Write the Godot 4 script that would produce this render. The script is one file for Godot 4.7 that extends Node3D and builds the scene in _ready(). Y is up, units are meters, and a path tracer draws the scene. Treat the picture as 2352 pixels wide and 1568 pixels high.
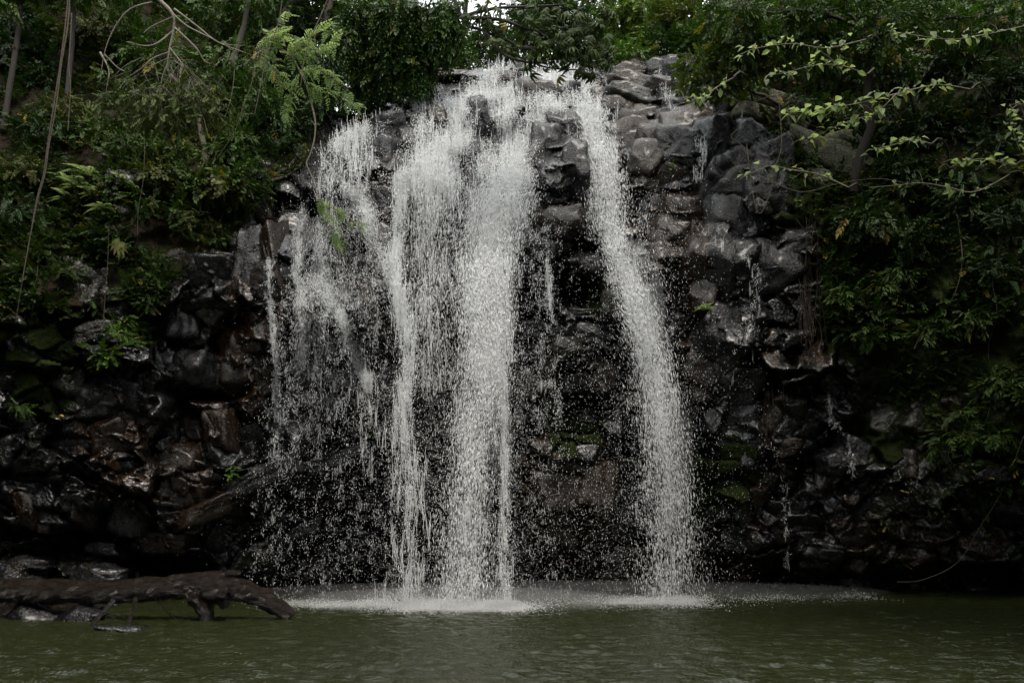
extends Node3D
# A waterfall over a dark basalt cliff in a rainforest, seen across its pool.
# Photo columns and rows (photo scaled to 1024 x 682) are turned into places with P(column, row, metres from the camera);
# long lists below use a 2352-wide copy of the photo, Q = 1 / 2.297.

const FOCAL := 937.0
const EYE := 2.0
const HORIZON := 522.0
const Q := 1.0 / 2.297

var rng := RandomNumberGenerator.new()
var mats := {}
var twigs := {}
var used := {}
var n_soft := FastNoiseLite.new()
var n_mid := FastNoiseLite.new()
var n_fine := FastNoiseLite.new()
var n_patch := FastNoiseLite.new()


func P(px: float, py: float, d: float) -> Vector3:
	return Vector3((px - 512.0) * d / FOCAL, EYE + (HORIZON - py) * d / FOCAL, -d)


func PQ(qx: float, qy: float, d: float) -> Vector3:
	return P(qx * Q, qy * Q, d)


func _ready() -> void:
	camera_and_light()
	noises()
	materials()
	build_cliff()
	build_boulders()
	build_pool()
	build_ground_behind()
	build_twigs()
	build_forest_behind()
	build_bank_left()
	build_bank_right()
	build_sheltering_trees()
	build_log()
	build_waterfall()
	build_small_details()


# ------------------------------------------------------------------ camera, sky, sun, exposure
func camera_and_light() -> void:
	var cam := Camera3D.new()
	cam.name = "camera"
	cam.projection = Camera3D.PROJECTION_FRUSTUM
	cam.near = 0.1
	cam.far = 400.0
	cam.size = 0.1 * 682.0 / FOCAL
	cam.frustum_offset = Vector2(0, 0.1 * (HORIZON - 341.0) / FOCAL)
	cam.position = Vector3(0, EYE, 0)
	add_child(cam)
	cam.current = true
	var sky_mat := ProceduralSkyMaterial.new()
	sky_mat.sky_top_color = Color(0.862, 0.876, 0.878)
	sky_mat.sky_horizon_color = Color(0.81, 0.822, 0.824)
	sky_mat.sky_curve = 0.3
	sky_mat.ground_bottom_color = Color(0.05, 0.06, 0.04)
	sky_mat.ground_horizon_color = Color(0.3, 0.32, 0.3)
	sky_mat.sky_energy_multiplier = 1.0
	var sky := Sky.new()
	sky.sky_material = sky_mat
	var env := Environment.new()
	env.background_mode = Environment.BG_SKY
	env.sky = sky
	env.background_energy_multiplier = 1.0
	env.tonemap_mode = Environment.TONE_MAPPER_LINEAR
	env.tonemap_exposure = 3.0
	env.volumetric_fog_enabled = true
	env.volumetric_fog_density = 0.0
	env.sdfgi_enabled = true
	env.ssao_enabled = true
	env.ssil_enabled = true
	var we := WorldEnvironment.new()
	we.name = "environment"
	we.environment = env
	add_child(we)
	var sun := DirectionalLight3D.new()
	sun.name = "sun"
	sun.light_energy = 0.4
	sun.light_angular_distance = 25.0
	sun.light_color = Color(1.0, 0.97, 0.93)
	sun.shadow_enabled = true
	sun.rotation_degrees = Vector3(-66, 12, 0)
	add_child(sun)


func noises() -> void:
	rng.seed = 20240
	for a in [[n_soft, 0.11, 11, 3], [n_mid, 0.55, 12, 4], [n_fine, 2.2, 13, 3], [n_patch, 0.42, 14, 4]]:
		var n: FastNoiseLite = a[0]
		n.noise_type = FastNoiseLite.TYPE_SIMPLEX_SMOOTH
		n.frequency = a[1]
		n.seed = a[2]
		n.fractal_type = FastNoiseLite.FRACTAL_FBM
		n.fractal_octaves = a[3]


# ------------------------------------------------------------------ materials
func noise_tex(freq: float, octaves: int, lo: Color, hi: Color, size := 512, seed_ := 3, ridged := false) -> NoiseTexture2D:
	var n := FastNoiseLite.new()
	n.noise_type = FastNoiseLite.TYPE_SIMPLEX_SMOOTH
	n.frequency = freq
	n.seed = seed_
	n.fractal_type = FastNoiseLite.FRACTAL_RIDGED if ridged else FastNoiseLite.FRACTAL_FBM
	n.fractal_octaves = octaves
	var t := NoiseTexture2D.new()
	t.width = size
	t.height = size
	t.seamless = true
	t.noise = n
	var g := Gradient.new()
	g.set_color(0, lo)
	g.set_color(1, hi)
	t.color_ramp = g
	return t


func linear_color(r: float, g: float, b: float) -> Color:
	return Color(r, g, b).linear_to_srgb()


func triplanar(m: StandardMaterial3D, scale_: float) -> void:
	m.uv1_triplanar = true
	m.uv1_world_triplanar = true
	m.uv1_scale = Vector3.ONE * scale_


func materials() -> void:
	var bump := noise_tex(0.02, 6, Color.BLACK, Color.WHITE, 1024, 5)
	var bump_strata := noise_tex(0.03, 5, Color.BLACK, Color.WHITE, 512, 8, true)
	var rough := noise_tex(0.012, 4, Color(0.06, 0.06, 0.06), Color(0.46, 0.46, 0.46), 512, 6)
	var mottle := noise_tex(0.02, 5, Color(0.45, 0.45, 0.45), Color(1, 1, 1), 512, 7)
	# wet basalt, colour from the vertices
	var m := StandardMaterial3D.new()
	m.vertex_color_use_as_albedo = true
	m.albedo_texture = mottle
	m.roughness = 1.0
	m.roughness_texture = rough
	m.metallic_specular = 0.58
	m.clearcoat_enabled = true
	m.clearcoat = 0.45
	m.clearcoat_roughness = 0.14
	m.heightmap_enabled = true
	m.heightmap_texture = bump
	m.heightmap_scale = 4.5
	triplanar(m, 0.55)
	mats.rock = m
	# earth, moss and leaf litter on rock
	m = StandardMaterial3D.new()
	m.vertex_color_use_as_albedo = true
	m.albedo_texture = mottle
	m.roughness = 0.9
	m.metallic_specular = 0.3
	m.heightmap_enabled = true
	m.heightmap_texture = bump
	m.heightmap_scale = 6.0
	triplanar(m, 0.9)
	mats.soil = m
	# boulders, one tint each
	var tints := {"grey": [0.017, 0.017, 0.018], "black": [0.012, 0.012, 0.013], "brown": [0.030, 0.016, 0.007], "olive": [0.026, 0.024, 0.014]}
	for k in tints:
		m = StandardMaterial3D.new()
		m.albedo_color = linear_color(tints[k][0], tints[k][1], tints[k][2])
		m.albedo_texture = mottle
		m.roughness = 1.0
		m.roughness_texture = rough
		m.metallic_specular = 0.46
		m.clearcoat_enabled = true
		m.clearcoat = 0.25
		m.clearcoat_roughness = 0.14
		m.heightmap_enabled = true
		m.heightmap_texture = bump_strata if k == "brown" else bump
		m.heightmap_scale = 3.0
		triplanar(m, 0.8)
		mats["rock_" + k] = m
	# dry lichen-spotted boulders under the trees
	m = StandardMaterial3D.new()
	m.albedo_color = linear_color(0.26, 0.25, 0.19)
	m.albedo_texture = noise_tex(0.03, 5, Color(0.3, 0.32, 0.22), Color(1, 1, 1), 512, 17)
	m.roughness = 0.85
	m.heightmap_enabled = true
	m.heightmap_texture = bump
	m.heightmap_scale = 5.0
	triplanar(m, 0.9)
	mats.lichen_rock = m
	# leaves, colour from the copies
	for a in [["leaf", 0.5, 0.36], ["leaf_gloss", 0.36, 0.42], ["leaf_dull", 0.6, 0.4]]:
		m = StandardMaterial3D.new()
		m.vertex_color_use_as_albedo = true
		m.roughness = a[1]
		m.metallic_specular = a[2]
		m.backlight_enabled = true
		m.backlight = Color(0.62, 0.7, 0.42)
		mats[a[0]] = m
	for a in [["bark_pale", 0.32, 0.28, 0.21], ["bark", 0.10, 0.08, 0.055], ["bark_dark", 0.035, 0.028, 0.02], ["liana", 0.16, 0.13, 0.09], ["root", 0.05, 0.032, 0.018]]:
		m = StandardMaterial3D.new()
		m.albedo_color = linear_color(a[1], a[2], a[3])
		m.albedo_texture = noise_tex(0.05, 4, Color(0.45, 0.45, 0.45), Color.WHITE, 256, 21)
		m.roughness = 0.8
		m.heightmap_enabled = true
		m.heightmap_texture = bump_strata
		m.heightmap_scale = 1.5
		triplanar(m, 2.0)
		mats[a[0]] = m
	m = StandardMaterial3D.new()
	m.albedo_color = linear_color(0.032, 0.016, 0.006)
	m.albedo_texture = noise_tex(0.04, 5, Color(0.3, 0.3, 0.3), Color.WHITE, 512, 23)
	m.roughness = 0.2
	m.metallic_specular = 0.5
	m.heightmap_enabled = true
	m.heightmap_texture = bump_strata
	m.heightmap_scale = 7.0
	m.uv1_triplanar = true
	m.uv1_world_triplanar = true
	m.uv1_scale = Vector3(0.35, 3.0, 3.0)
	mats.wet_log = m
	m = StandardMaterial3D.new()
	m.albedo_color = linear_color(0.15, 0.06, 0.022)
	m.roughness = 0.6
	mats.sunken = m
	# falling water: droplets and froth
	m = StandardMaterial3D.new()
	m.albedo_color = linear_color(0.92, 0.935, 0.94)
	m.roughness = 0.5
	m.metallic_specular = 0.4
	m.backlight_enabled = true
	m.backlight = Color(0.8, 0.8, 0.8)
	mats.foam = m
	# pool
	m = StandardMaterial3D.new()
	m.albedo_color = Color(linear_color(0.019, 0.023, 0.008), 0.86)
	m.transparency = BaseMaterial3D.TRANSPARENCY_ALPHA
	m.roughness = 0.08
	m.metallic_specular = 0.42
	m.heightmap_enabled = true
	m.heightmap_texture = noise_tex(0.03, 4, Color.BLACK, Color.WHITE, 1024, 31)
	m.heightmap_scale = 1.6
	triplanar(m, 0.45)
	mats.water = m
	m = StandardMaterial3D.new()
	m.albedo_color = linear_color(0.05, 0.04, 0.022)
	m.albedo_texture = mottle
	m.roughness = 0.9
	triplanar(m, 0.7)
	mats.mud = m


# ------------------------------------------------------------------ naming
func numbered(called: String) -> String:
	var n: int = used.get(called, 0)
	used[called] = n + 1
	return called if n == 0 else "%s_%03d" % [called, n]


func tag(o: Node, label: String, category: String, group := "", kind := "") -> Node:
	o.set_meta("label", label)
	o.set_meta("category", category)
	if group:
		o.set_meta("group", group)
	if kind:
		o.set_meta("kind", kind)
	return o


func thing(called: String, label: String, category: String, at := Vector3.ZERO, group := "") -> Node3D:
	var o := Node3D.new()
	o.name = numbered(called)
	add_child(o)
	o.position = at
	tag(o, label, category, group)
	return o


func part(called: String, mesh: Mesh, mat: Material, parent: Node) -> MeshInstance3D:
	var o := MeshInstance3D.new()
	o.name = called
	o.mesh = mesh
	o.material_override = null
	if mat and mesh is ArrayMesh:
		for s in mesh.get_surface_count():
			if mesh.surface_get_material(s) == null:
				mesh.surface_set_material(s, mat)
			elif mesh.surface_get_material(s) != mat:
				o.set_surface_override_material(s, mat)
	parent.add_child(o, true)
	return o


# ------------------------------------------------------------------ mesh helpers
class Shape:
	var v := PackedVector3Array()
	var i := PackedInt32Array()
	var c := PackedColorArray()

	func tri(a: Vector3, b: Vector3, d: Vector3) -> void:
		var k := v.size()
		v.append(a)
		v.append(b)
		v.append(d)
		i.append(k)
		i.append(k + 1)
		i.append(k + 2)

	func mesh(smooth := false) -> ArrayMesh:
		var arr := []
		arr.resize(Mesh.ARRAY_MAX)
		arr[Mesh.ARRAY_VERTEX] = v
		arr[Mesh.ARRAY_INDEX] = i
		if c.size() == v.size() and c.size() > 0:
			arr[Mesh.ARRAY_COLOR] = c
		if smooth:
			var n := PackedVector3Array()
			n.resize(v.size())
			for t in range(0, i.size(), 3):
				var f := (v[i[t + 2]] - v[i[t]]).cross(v[i[t + 1]] - v[i[t]])
				n[i[t]] += f
				n[i[t + 1]] += f
				n[i[t + 2]] += f
			for k in n.size():
				n[k] = n[k].normalized() if n[k].length_squared() > 0.0 else Vector3.UP
			arr[Mesh.ARRAY_NORMAL] = n
		var m := ArrayMesh.new()
		m.add_surface_from_arrays(Mesh.PRIMITIVE_TRIANGLES, arr)
		return m

	func tube(pts: Array, radii: Array, sides := 6, uneven := 0.0, noise: FastNoiseLite = null) -> void:
		var first := v.size()
		var side := Vector3.RIGHT
		for k in pts.size():
			var ahead: Vector3 = pts[mini(k + 1, pts.size() - 1)] - pts[maxi(k - 1, 0)]
			ahead = ahead.normalized()
			if absf(ahead.dot(side)) > 0.95:
				side = Vector3.UP
			side = (side - ahead * side.dot(ahead)).normalized()
			var up := ahead.cross(side)
			for s in sides:
				var a := TAU * s / sides
				var r: float = radii[k]
				if noise:
					var w: Vector3 = pts[k]
					r *= 1.0 + uneven * noise.get_noise_3d(w.x + cos(a) * 0.6, w.y + sin(a) * 0.6, w.z)
				v.append(pts[k] + (side * cos(a) + up * sin(a)) * r)
		for k in pts.size() - 1:
			for s in sides:
				var a := first + k * sides + s
				var b := first + k * sides + (s + 1) % sides
				i.append_array([a, a + sides, b, b, a + sides, b + sides])
		for e in [0, pts.size() - 1]:
			var mid := v.size()
			v.append(pts[e])
			for s in sides:
				var a: int = first + e * sides + s
				var b: int = first + e * sides + (s + 1) % sides
				if e == 0:
					i.append_array([mid, a, b])
				else:
					i.append_array([mid, b, a])

	# a leaf from o towards dir, its face towards up, folded a little along the midrib and drooping
	func leaf(o: Vector3, dir: Vector3, up: Vector3, length: float, width: float, droop := 0.2, fold := 0.18) -> void:
		var side := dir.cross(up).normalized()
		up = side.cross(dir).normalized()
		var m1 := o + dir * length * 0.38 + up * length * 0.03
		var m2 := o + dir * length * 0.72 - up * droop * length * 0.25
		var tip := o + dir * length - up * droop * length * 0.7
		var l1 := m1 + side * width * 0.5 + up * fold * width
		var r1 := m1 - side * width * 0.5 + up * fold * width
		var l2 := m2 + side * width * 0.36 + up * fold * width * 0.7
		var r2 := m2 - side * width * 0.36 + up * fold * width * 0.7
		var k := v.size()
		v.append_array([o, m1, m2, tip, l1, l2, r1, r2])
		i.append_array([k, k + 4, k + 1, k + 4, k + 5, k + 2, k + 4, k + 2, k + 1, k + 5, k + 3, k + 2, k, k + 1, k + 6, k + 6, k + 1, k + 2, k + 6, k + 2, k + 7, k + 7, k + 2, k + 3])


func bent(from: Vector3, to: Vector3, sag: Vector3, steps: int, wobble := 0.0) -> Array:
	var out := []
	for k in steps + 1:
		var t := float(k) / steps
		var p := from.lerp(to, t) + sag * (4.0 * t * (1.0 - t))
		if wobble > 0.0 and k > 0:
			p += Vector3(n_mid.get_noise_2d(p.y * 1.7 + from.x * 9.0, p.x), n_mid.get_noise_2d(p.x * 1.7, 40.0 + from.y * 9.0), n_mid.get_noise_2d(p.y * 1.3, 90.0 + p.x)) * wobble * minf(1.0, t * 4.0)
		out.append(p)
	return out


func taper(n: int, a: float, b: float) -> Array:
	var out := []
	for k in n:
		out.append(lerpf(a, b, float(k) / maxf(1.0, n - 1)))
	return out


func smooth_path(pts: Array, per := 6) -> Array:
	var out := []
	for k in pts.size() - 1:
		var a: Vector3 = pts[maxi(k - 1, 0)]
		var b: Vector3 = pts[k]
		var c: Vector3 = pts[k + 1]
		var d: Vector3 = pts[mini(k + 2, pts.size() - 1)]
		for s in per:
			out.append(b.cubic_interpolate(c, a, d, float(s) / per))
	out.append(pts[-1])
	return out


func facing(dir: Vector3, roll: float, s: float) -> Basis:
	var z := dir.normalized()
	var x := Vector3.UP.cross(z)
	x = x.normalized() if x.length() > 0.05 else Vector3.RIGHT
	var y := z.cross(x)
	var b := Basis(x, y, z)
	return Basis(z, roll) * b * Basis.from_scale(Vector3.ONE * s)


func scatter(called: String, mesh: Mesh, mat: Material, where: Array, tints: Array, parent: Node) -> MultiMeshInstance3D:
	if where.is_empty():
		return null
	var mm := MultiMesh.new()
	mm.transform_format = MultiMesh.TRANSFORM_3D
	mm.use_colors = tints.size() > 0
	mm.mesh = mesh
	mm.instance_count = where.size()
	for k in where.size():
		mm.set_instance_transform(k, where[k])
	for k in tints.size():
		mm.set_instance_color(k, tints[k])
	var o := MultiMeshInstance3D.new()
	o.name = called
	o.multimesh = mm
	o.material_override = mat
	o.set_meta("kind", "stuff")
	parent.add_child(o, true)
	return o


# ------------------------------------------------------------------ the cliff
const COLS_AT := [-260.0, 0.0, 110.0, 200.0, 250.0, 300.0, 400.0, 520.0, 620.0, 700.0, 800.0, 1024.0, 1284.0]
const ROWS_AT := [650.0, 590.0, 560.0, 450.0, 300.0, 190.0, 120.0, 66.0, 0.0, -70.0]
const DEPTH := [
	[17.0, 17.5, 17.5, 18.0, 19.0, 20.0, 21.5, 23.0, 24.5, 26.0],
	[21.3, 21.6, 22.0, 22.0, 22.4, 23.4, 25.0, 26.4, 28.0, 30.0],
	[22.8, 23.2, 23.7, 23.0, 22.9, 24.0, 25.6, 27.2, 29.0, 31.0],
	[24.2, 24.8, 25.1, 23.9, 23.5, 24.4, 26.2, 28.2, 30.2, 32.0],
	[25.6, 26.0, 25.4, 24.3, 23.8, 24.7, 26.6, 28.6, 30.5, 32.0],
	[26.6, 26.6, 25.9, 25.0, 24.6, 25.2, 27.4, 29.0, 30.6, 32.0],
	[27.0, 27.0, 26.6, 25.8, 25.2, 25.7, 28.0, 30.0, 31.0, 32.0],
	[27.0, 27.0, 26.6, 25.6, 25.0, 25.5, 28.0, 30.6, 31.0, 32.0],
	[27.0, 27.0, 26.6, 25.7, 25.2, 25.8, 28.0, 30.6, 31.0, 32.0],
	[27.0, 27.0, 26.6, 25.6, 25.2, 25.8, 27.4, 29.6, 31.0, 32.0],
	[26.8, 26.9, 26.2, 25.4, 25.0, 25.6, 26.8, 28.4, 30.4, 32.0],
	[26.2, 26.3, 25.4, 24.4, 23.8, 24.4, 25.6, 27.0, 28.8, 30.4],
	[22.0, 22.0, 21.6, 21.0, 21.0, 21.6, 22.6, 24.0, 26.0, 28.0]]
const LIP := [[-260, -70], [300, -70], [318, 60], [332, 118], [350, 122], [380, 108], [405, 92], [420, 78], [455, 74], [482, 68], [495, 66], [560, 64], [600, 68], [620, 70], [632, 64], [660, 65], [690, 72], [704, 50], [716, -70], [1284, -70]]

const PX0 := -260.0
const PX_STEP := 1.75
var n_cols := 882
var n_rows := 400
var depth_grid := PackedFloat32Array()
var lip_of := PackedFloat32Array()
var cliff: MeshInstance3D


func lip_at(px: float) -> float:
	for k in LIP.size() - 1:
		if px <= LIP[k + 1][0]:
			return lerpf(LIP[k][1], LIP[k + 1][1], clampf((px - LIP[k][0]) / (LIP[k + 1][0] - LIP[k][0]), 0.0, 1.0))
	return -70.0


func base_depth(px: float, py: float) -> float:
	var a := 0
	while a < COLS_AT.size() - 2 and px > COLS_AT[a + 1]:
		a += 1
	var b := 0
	while b < ROWS_AT.size() - 2 and py < ROWS_AT[b + 1]:
		b += 1
	var s := clampf((px - COLS_AT[a]) / (COLS_AT[a + 1] - COLS_AT[a]), 0.0, 1.0)
	var t := clampf((py - ROWS_AT[b]) / (ROWS_AT[b + 1] - ROWS_AT[b]), 0.0, 1.0)
	s = s * s * (3.0 - 2.0 * s)
	t = t * t * (3.0 - 2.0 * t)
	return lerpf(lerpf(DEPTH[a][b], DEPTH[a][b + 1], t), lerpf(DEPTH[a + 1][b], DEPTH[a + 1][b + 1], t), s)


func depth_at(px: float, py: float) -> float:
	var a := clampi(int(round((px - PX0) / PX_STEP)), 0, n_cols - 1)
	var top := lip_of[a]
	var b := clampi(int(round((650.0 - py) / (650.0 - top) * n_rows)), 0, n_rows)
	return depth_grid[a * (n_rows + 1) + b]


func step01(a: float, b: float, x: float) -> float:
	var t := clampf((x - a) / (b - a), 0.0, 1.0)
	return t * t * (3.0 - 2.0 * t)


# 1 where bare rock shows, 0 where earth and plants cover the slope
func rockiness(px: float, py: float) -> float:
	var w := 14.0 * n_patch.get_noise_2d(px * 0.05, py * 0.05)
	var edge_left: float
	if py < 150.0:
		edge_left = 318.0
	elif py < 290.0:
		edge_left = lerpf(318.0, 170.0, (py - 150.0) / 140.0)
	else:
		edge_left = lerpf(170.0, -60.0, step01(290.0, 330.0, py))
	var left := step01(edge_left - 18.0, edge_left + 12.0, px + w)
	var edge_right: float
	if py < 90.0:
		edge_right = 692.0
	elif py < 240.0:
		edge_right = lerpf(700.0, 815.0, (py - 90.0) / 150.0)
	else:
		edge_right = lerpf(815.0, 870.0, step01(240.0, 460.0, py))
	var right := 1.0 - step01(edge_right - 12.0, edge_right + 22.0, px + w)
	return left * maxf(right, 0.8 * step01(400.0, 470.0, py + w * 2.0))


class Cells:
	# irregular blocks: each point belongs to the nearest seed; every block has its own set-back and tilt
	var w: float
	var h: float
	var nx: int
	var ny: int
	var sx := PackedFloat32Array()
	var sy := PackedFloat32Array()
	var off := PackedFloat32Array()
	var tx := PackedFloat32Array()
	var ty := PackedFloat32Array()
	var hue := PackedFloat32Array()
	var f1 := 0.0
	var edge := 0.0
	var cell := 0

	func _init(w_: float, h_: float, nx_: int, ny_: int, rng_: RandomNumberGenerator, depth: float, tilt: float) -> void:
		w = w_
		h = h_
		nx = nx_
		ny = ny_
		for y in ny:
			for x in nx:
				sx.append((x + rng_.randf_range(0.1, 0.9) + 0.5 * (y % 2)) * w)
				sy.append((y + rng_.randf_range(0.12, 0.88)) * h)
				off.append(rng_.randfn(0.0, depth))
				tx.append(rng_.randfn(0.0, tilt))
				ty.append(rng_.randfn(0.12 * tilt, tilt))
				hue.append(rng_.randf())

	func look(x: float, y: float) -> float:
		var cx := int(x / w)
		var cy := int(y / h)
		var b1 := 1e9
		var b2 := 1e9
		var at := 0
		for yy in range(maxi(cy - 1, 0), mini(cy + 2, ny)):
			for xx in range(maxi(cx - 1, 0), mini(cx + 2, nx)):
				var k := yy * nx + xx
				var dx := (x - sx[k]) / w
				var dy := (y - sy[k]) / h
				var r := dx * dx + dy * dy
				if r < b1:
					b2 = b1
					b1 = r
					at = k
				elif r < b2:
					b2 = r
		cell = at
		edge = sqrt(b2) - sqrt(b1)
		return off[at] + tx[at] * (x - sx[at]) + ty[at] * (y - sy[at])


func near(px: float, py: float, cx: float, cy: float, rx: float, ry: float) -> float:
	var a := (px - cx) / rx
	var b := (py - cy) / ry
	return clampf(1.0 - a * a - b * b, 0.0, 1.0)


# moss cushions and rust-brown water stains, where the photograph has them (column, row, half width, half height)
const MOSS := [[42, 311, 16, 14], [0, 350, 16, 26], [45, 372, 28, 40], [44, 388, 14, 8], [137, 316, 12, 12], [140, 270, 14, 24], [55, 330, 30, 26], [577, 425, 26, 32], [720, 470, 34, 34], [600, 303, 14, 16], [690, 495, 20, 26], [560, 400, 10, 22], [880, 300, 60, 60], [950, 330, 80, 70], [895, 430, 40, 30], [800, 185, 30, 36], [812, 205, 26, 20], [935, 240, 60, 40], [1010, 420, 40, 90], [20, 240, 40, 40], [370, 425, 6, 40]]
const RUST := [[240, 300, 13, 26], [236, 345, 20, 34], [250, 390, 22, 28], [218, 370, 10, 40], [568, 470, 44, 50], [545, 495, 26, 40], [575, 535, 36, 30], [668, 222, 26, 24], [690, 258, 30, 34], [640, 215, 20, 22], [815, 250, 8, 60], [822, 310, 12, 60], [770, 400, 10, 60], [880, 540, 60, 26], [740, 570, 90, 10], [150, 480, 60, 20], [110, 430, 40, 30], [195, 425, 16, 30], [276, 300, 8, 26], [360, 260, 10, 26], [370, 310, 12, 24]]


func build_cliff() -> void:
	var big := Cells.new(1.7, 1.35, 28, 17, rng, 0.34, 0.26)
	var mid := Cells.new(1.05, 0.62, 44, 34, rng, 0.17, 0.42)
	var small := Cells.new(0.46, 0.26, 100, 80, rng, 0.045, 0.40)
	var nr := n_rows + 1
	depth_grid.resize(n_cols * nr)
	lip_of.resize(n_cols)
	var back := 5
	var rows := nr + back
	var v := PackedVector3Array()
	var c := PackedColorArray()
	var soft := PackedByteArray()
	v.resize(n_cols * rows)
	c.resize(n_cols * rows)
	soft.resize(n_cols * rows)
	var basalt := Color(0.015, 0.015, 0.0165)
	var brown := Color(0.036, 0.018, 0.007)
	var moss := Color(0.030, 0.046, 0.007)
	var earth := Color(0.036, 0.026, 0.014)
	var olive := Color(0.024, 0.023, 0.012)
	for a in n_cols:
		var px := PX0 + a * PX_STEP
		var top := lip_at(px)
		if top > 0.0:
			top += 5.0 * n_mid.get_noise_1d(px * 0.12) + 3.0 * n_fine.get_noise_1d(px * 0.1)
		lip_of[a] = top
		var rust_here := RUST.filter(func(e): return absf(px - e[0]) < e[2] * 1.3)
		var moss_here := MOSS.filter(func(e): return absf(px - e[0]) < e[2] * 1.3)
		for b in nr:
			var py := lerpf(650.0, top, float(b) / n_rows)
			var x := (px - PX0) / 36.0 + 1.5
			var y := (650.0 - py) / 36.0 + 1.5
			var wx := x + 0.30 * n_mid.get_noise_2d(x, y) + 0.05 * n_fine.get_noise_2d(x, y)
			var wy := y + 0.24 * n_mid.get_noise_2d(x + 31.0, y) + 0.12 * wx * 0.0
			# beds dip towards the falls on the lower wall
			wy += 0.22 * (x - 14.0) * step01(420.0, 520.0, py) * step01(340.0, 200.0, px) * 0.6
			var r := rockiness(px, py)
			var d := base_depth(px, py) + 1.0 * n_soft.get_noise_2d(x, y)
			var rock_disp := 0.0
			var hue := 0.5
			if r > 0.01:
				var p1 := big.look(wx, wy)
				var e1 := big.edge
				var p2 := mid.look(wx, wy)
				var e2 := mid.edge
				hue = mid.hue[mid.cell]
				var p3 := small.look(wx, wy)
				var e3 := small.edge
				var broken := step01(-0.25, 0.25, n_mid.get_noise_2d(x * 0.5 + 60.0, y * 0.5))
				rock_disp = p1 * 0.9 + p2 + p3 * 0.9 * broken
				rock_disp += 0.20 * (1.0 - step01(0.0, 0.16, e1)) + 0.15 * (1.0 - step01(0.0, 0.16, e2)) + 0.03 * broken * (1.0 - step01(0.0, 0.2, e3))
				rock_disp += 0.05 * n_fine.get_noise_2d(wx, wy * 1.6)
			var soil_disp := 0.75 * n_mid.get_noise_2d(x * 0.8, y * 0.8) + 0.16 * n_fine.get_noise_2d(x, y)
			d += lerpf(soil_disp, rock_disp, r)
			# undercuts: the hollow above the fallen log and the recess along the waterline under the ivy
			d += 2.2 * near(px, py, 158, 566, 62, 18) + 1.5 * near(px, py, 40, 545, 60, 22)
			d += 1.6 * step01(560.0, 574.0, py) * step01(850.0, 900.0, px) + 0.8 * step01(550.0, 566.0, py) * step01(660.0, 720.0, px) * (1.0 - step01(850.0, 900.0, px))
			d += 1.5 * near(px, py, 205, 388, 52, 15) + 1.0 * near(px, py, 572, 290, 30, 12) + 0.9 * near(px, py, 585, 300, 22, 16) + 1.0 * near(px, py, 590, 410, 26, 14) + 0.9 * near(px, py, 700, 335, 26, 12)
			d += 0.8 * near(px, py, 560, 566, 50, 12) + 0.7 * near(px, py, 310, 520, 50, 40)
			depth_grid[a * nr + b] = d
			var k := a * rows + b
			v[k] = P(px, py, d)
			# colours: bare rock by block, then stains and moss with ragged edges
			var ragged := n_patch.get_noise_2d(x * 3.0, y * 3.0)
			var ragged2 := n_fine.get_noise_2d(x * 1.3 + 50.0, y * 1.3)
			var col := basalt.lerp(olive, clampf(0.35 * hue + 0.5 * n_mid.get_noise_2d(x * 0.7 + 9.0, y * 0.4), 0.0, 0.7))
			var rust := 0.0
			for e in rust_here:
				rust = maxf(rust, near(px, py, e[0], e[1], e[2] * 1.3, e[3] * 1.3))
			rust = step01(0.18, 0.34, rust + 0.35 * ragged + 0.25 * ragged2) if rust > 0.0 else step01(0.32, 0.45, n_patch.get_noise_2d(x * 0.9 + 70.0, y * 0.6) + 0.15 * ragged2) * 0.8
			col = col.lerp(brown, rust)
			var green := 0.0
			for e in moss_here:
				green = maxf(green, near(px, py, e[0], e[1], e[2] * 1.3, e[3] * 1.3))
			green = step01(0.2, 0.3, green + 0.4 * ragged + 0.3 * ragged2) if green > 0.0 else 0.0
			if r < 0.98:
				var mossy := step01(0.0, 0.15, n_patch.get_noise_2d(x * 0.8 + 20.0, y * 0.8) + 0.3 * ragged2)
				col = col.lerp(earth.lerp(moss * 0.75, 0.75 * mossy), 1.0 - r)
			col = col.lerp(moss, green)
			c[k] = col
			soft[k] = 1 if r < 0.5 or green > 0.5 else 0
		# the bed of the stream behind the lip
		var last := v[a * rows + nr - 1]
		for e in back:
			var s := float(e + 1) / back
			v[a * rows + nr + e] = last + Vector3(last.x * 0.06 * s, -0.15 * s - 0.5 * s * s, -2.5 * s)
			c[a * rows + nr + e] = basalt
			soft[a * rows + nr + e] = soft[a * rows + nr - 1]
	var nrm := PackedVector3Array()
	nrm.resize(v.size())
	for a in n_cols:
		for b in rows:
			var k := a * rows + b
			var dx := v[mini(a + 1, n_cols - 1) * rows + b] - v[maxi(a - 1, 0) * rows + b]
			var dy := v[a * rows + mini(b + 1, rows - 1)] - v[a * rows + maxi(b - 1, 0)]
			nrm[k] = dx.cross(dy).normalized()
	var mesh := ArrayMesh.new()
	for kind in 2:
		var idx := PackedInt32Array()
		for a in n_cols - 1:
			for b in rows - 1:
				var k := a * rows + b
				if soft[k] == kind:
					idx.append(k)
					idx.append(k + 1)
					idx.append(k + rows)
					idx.append(k + rows)
					idx.append(k + 1)
					idx.append(k + rows + 1)
		var arr := []
		arr.resize(Mesh.ARRAY_MAX)
		arr[Mesh.ARRAY_VERTEX] = v
		arr[Mesh.ARRAY_NORMAL] = nrm
		arr[Mesh.ARRAY_COLOR] = c
		arr[Mesh.ARRAY_INDEX] = idx
		mesh.add_surface_from_arrays(Mesh.PRIMITIVE_TRIANGLES, arr)
		mesh.surface_set_material(kind, mats.rock if kind == 0 else mats.soil)
	cliff = MeshInstance3D.new()
	cliff.name = "cliff"
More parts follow.
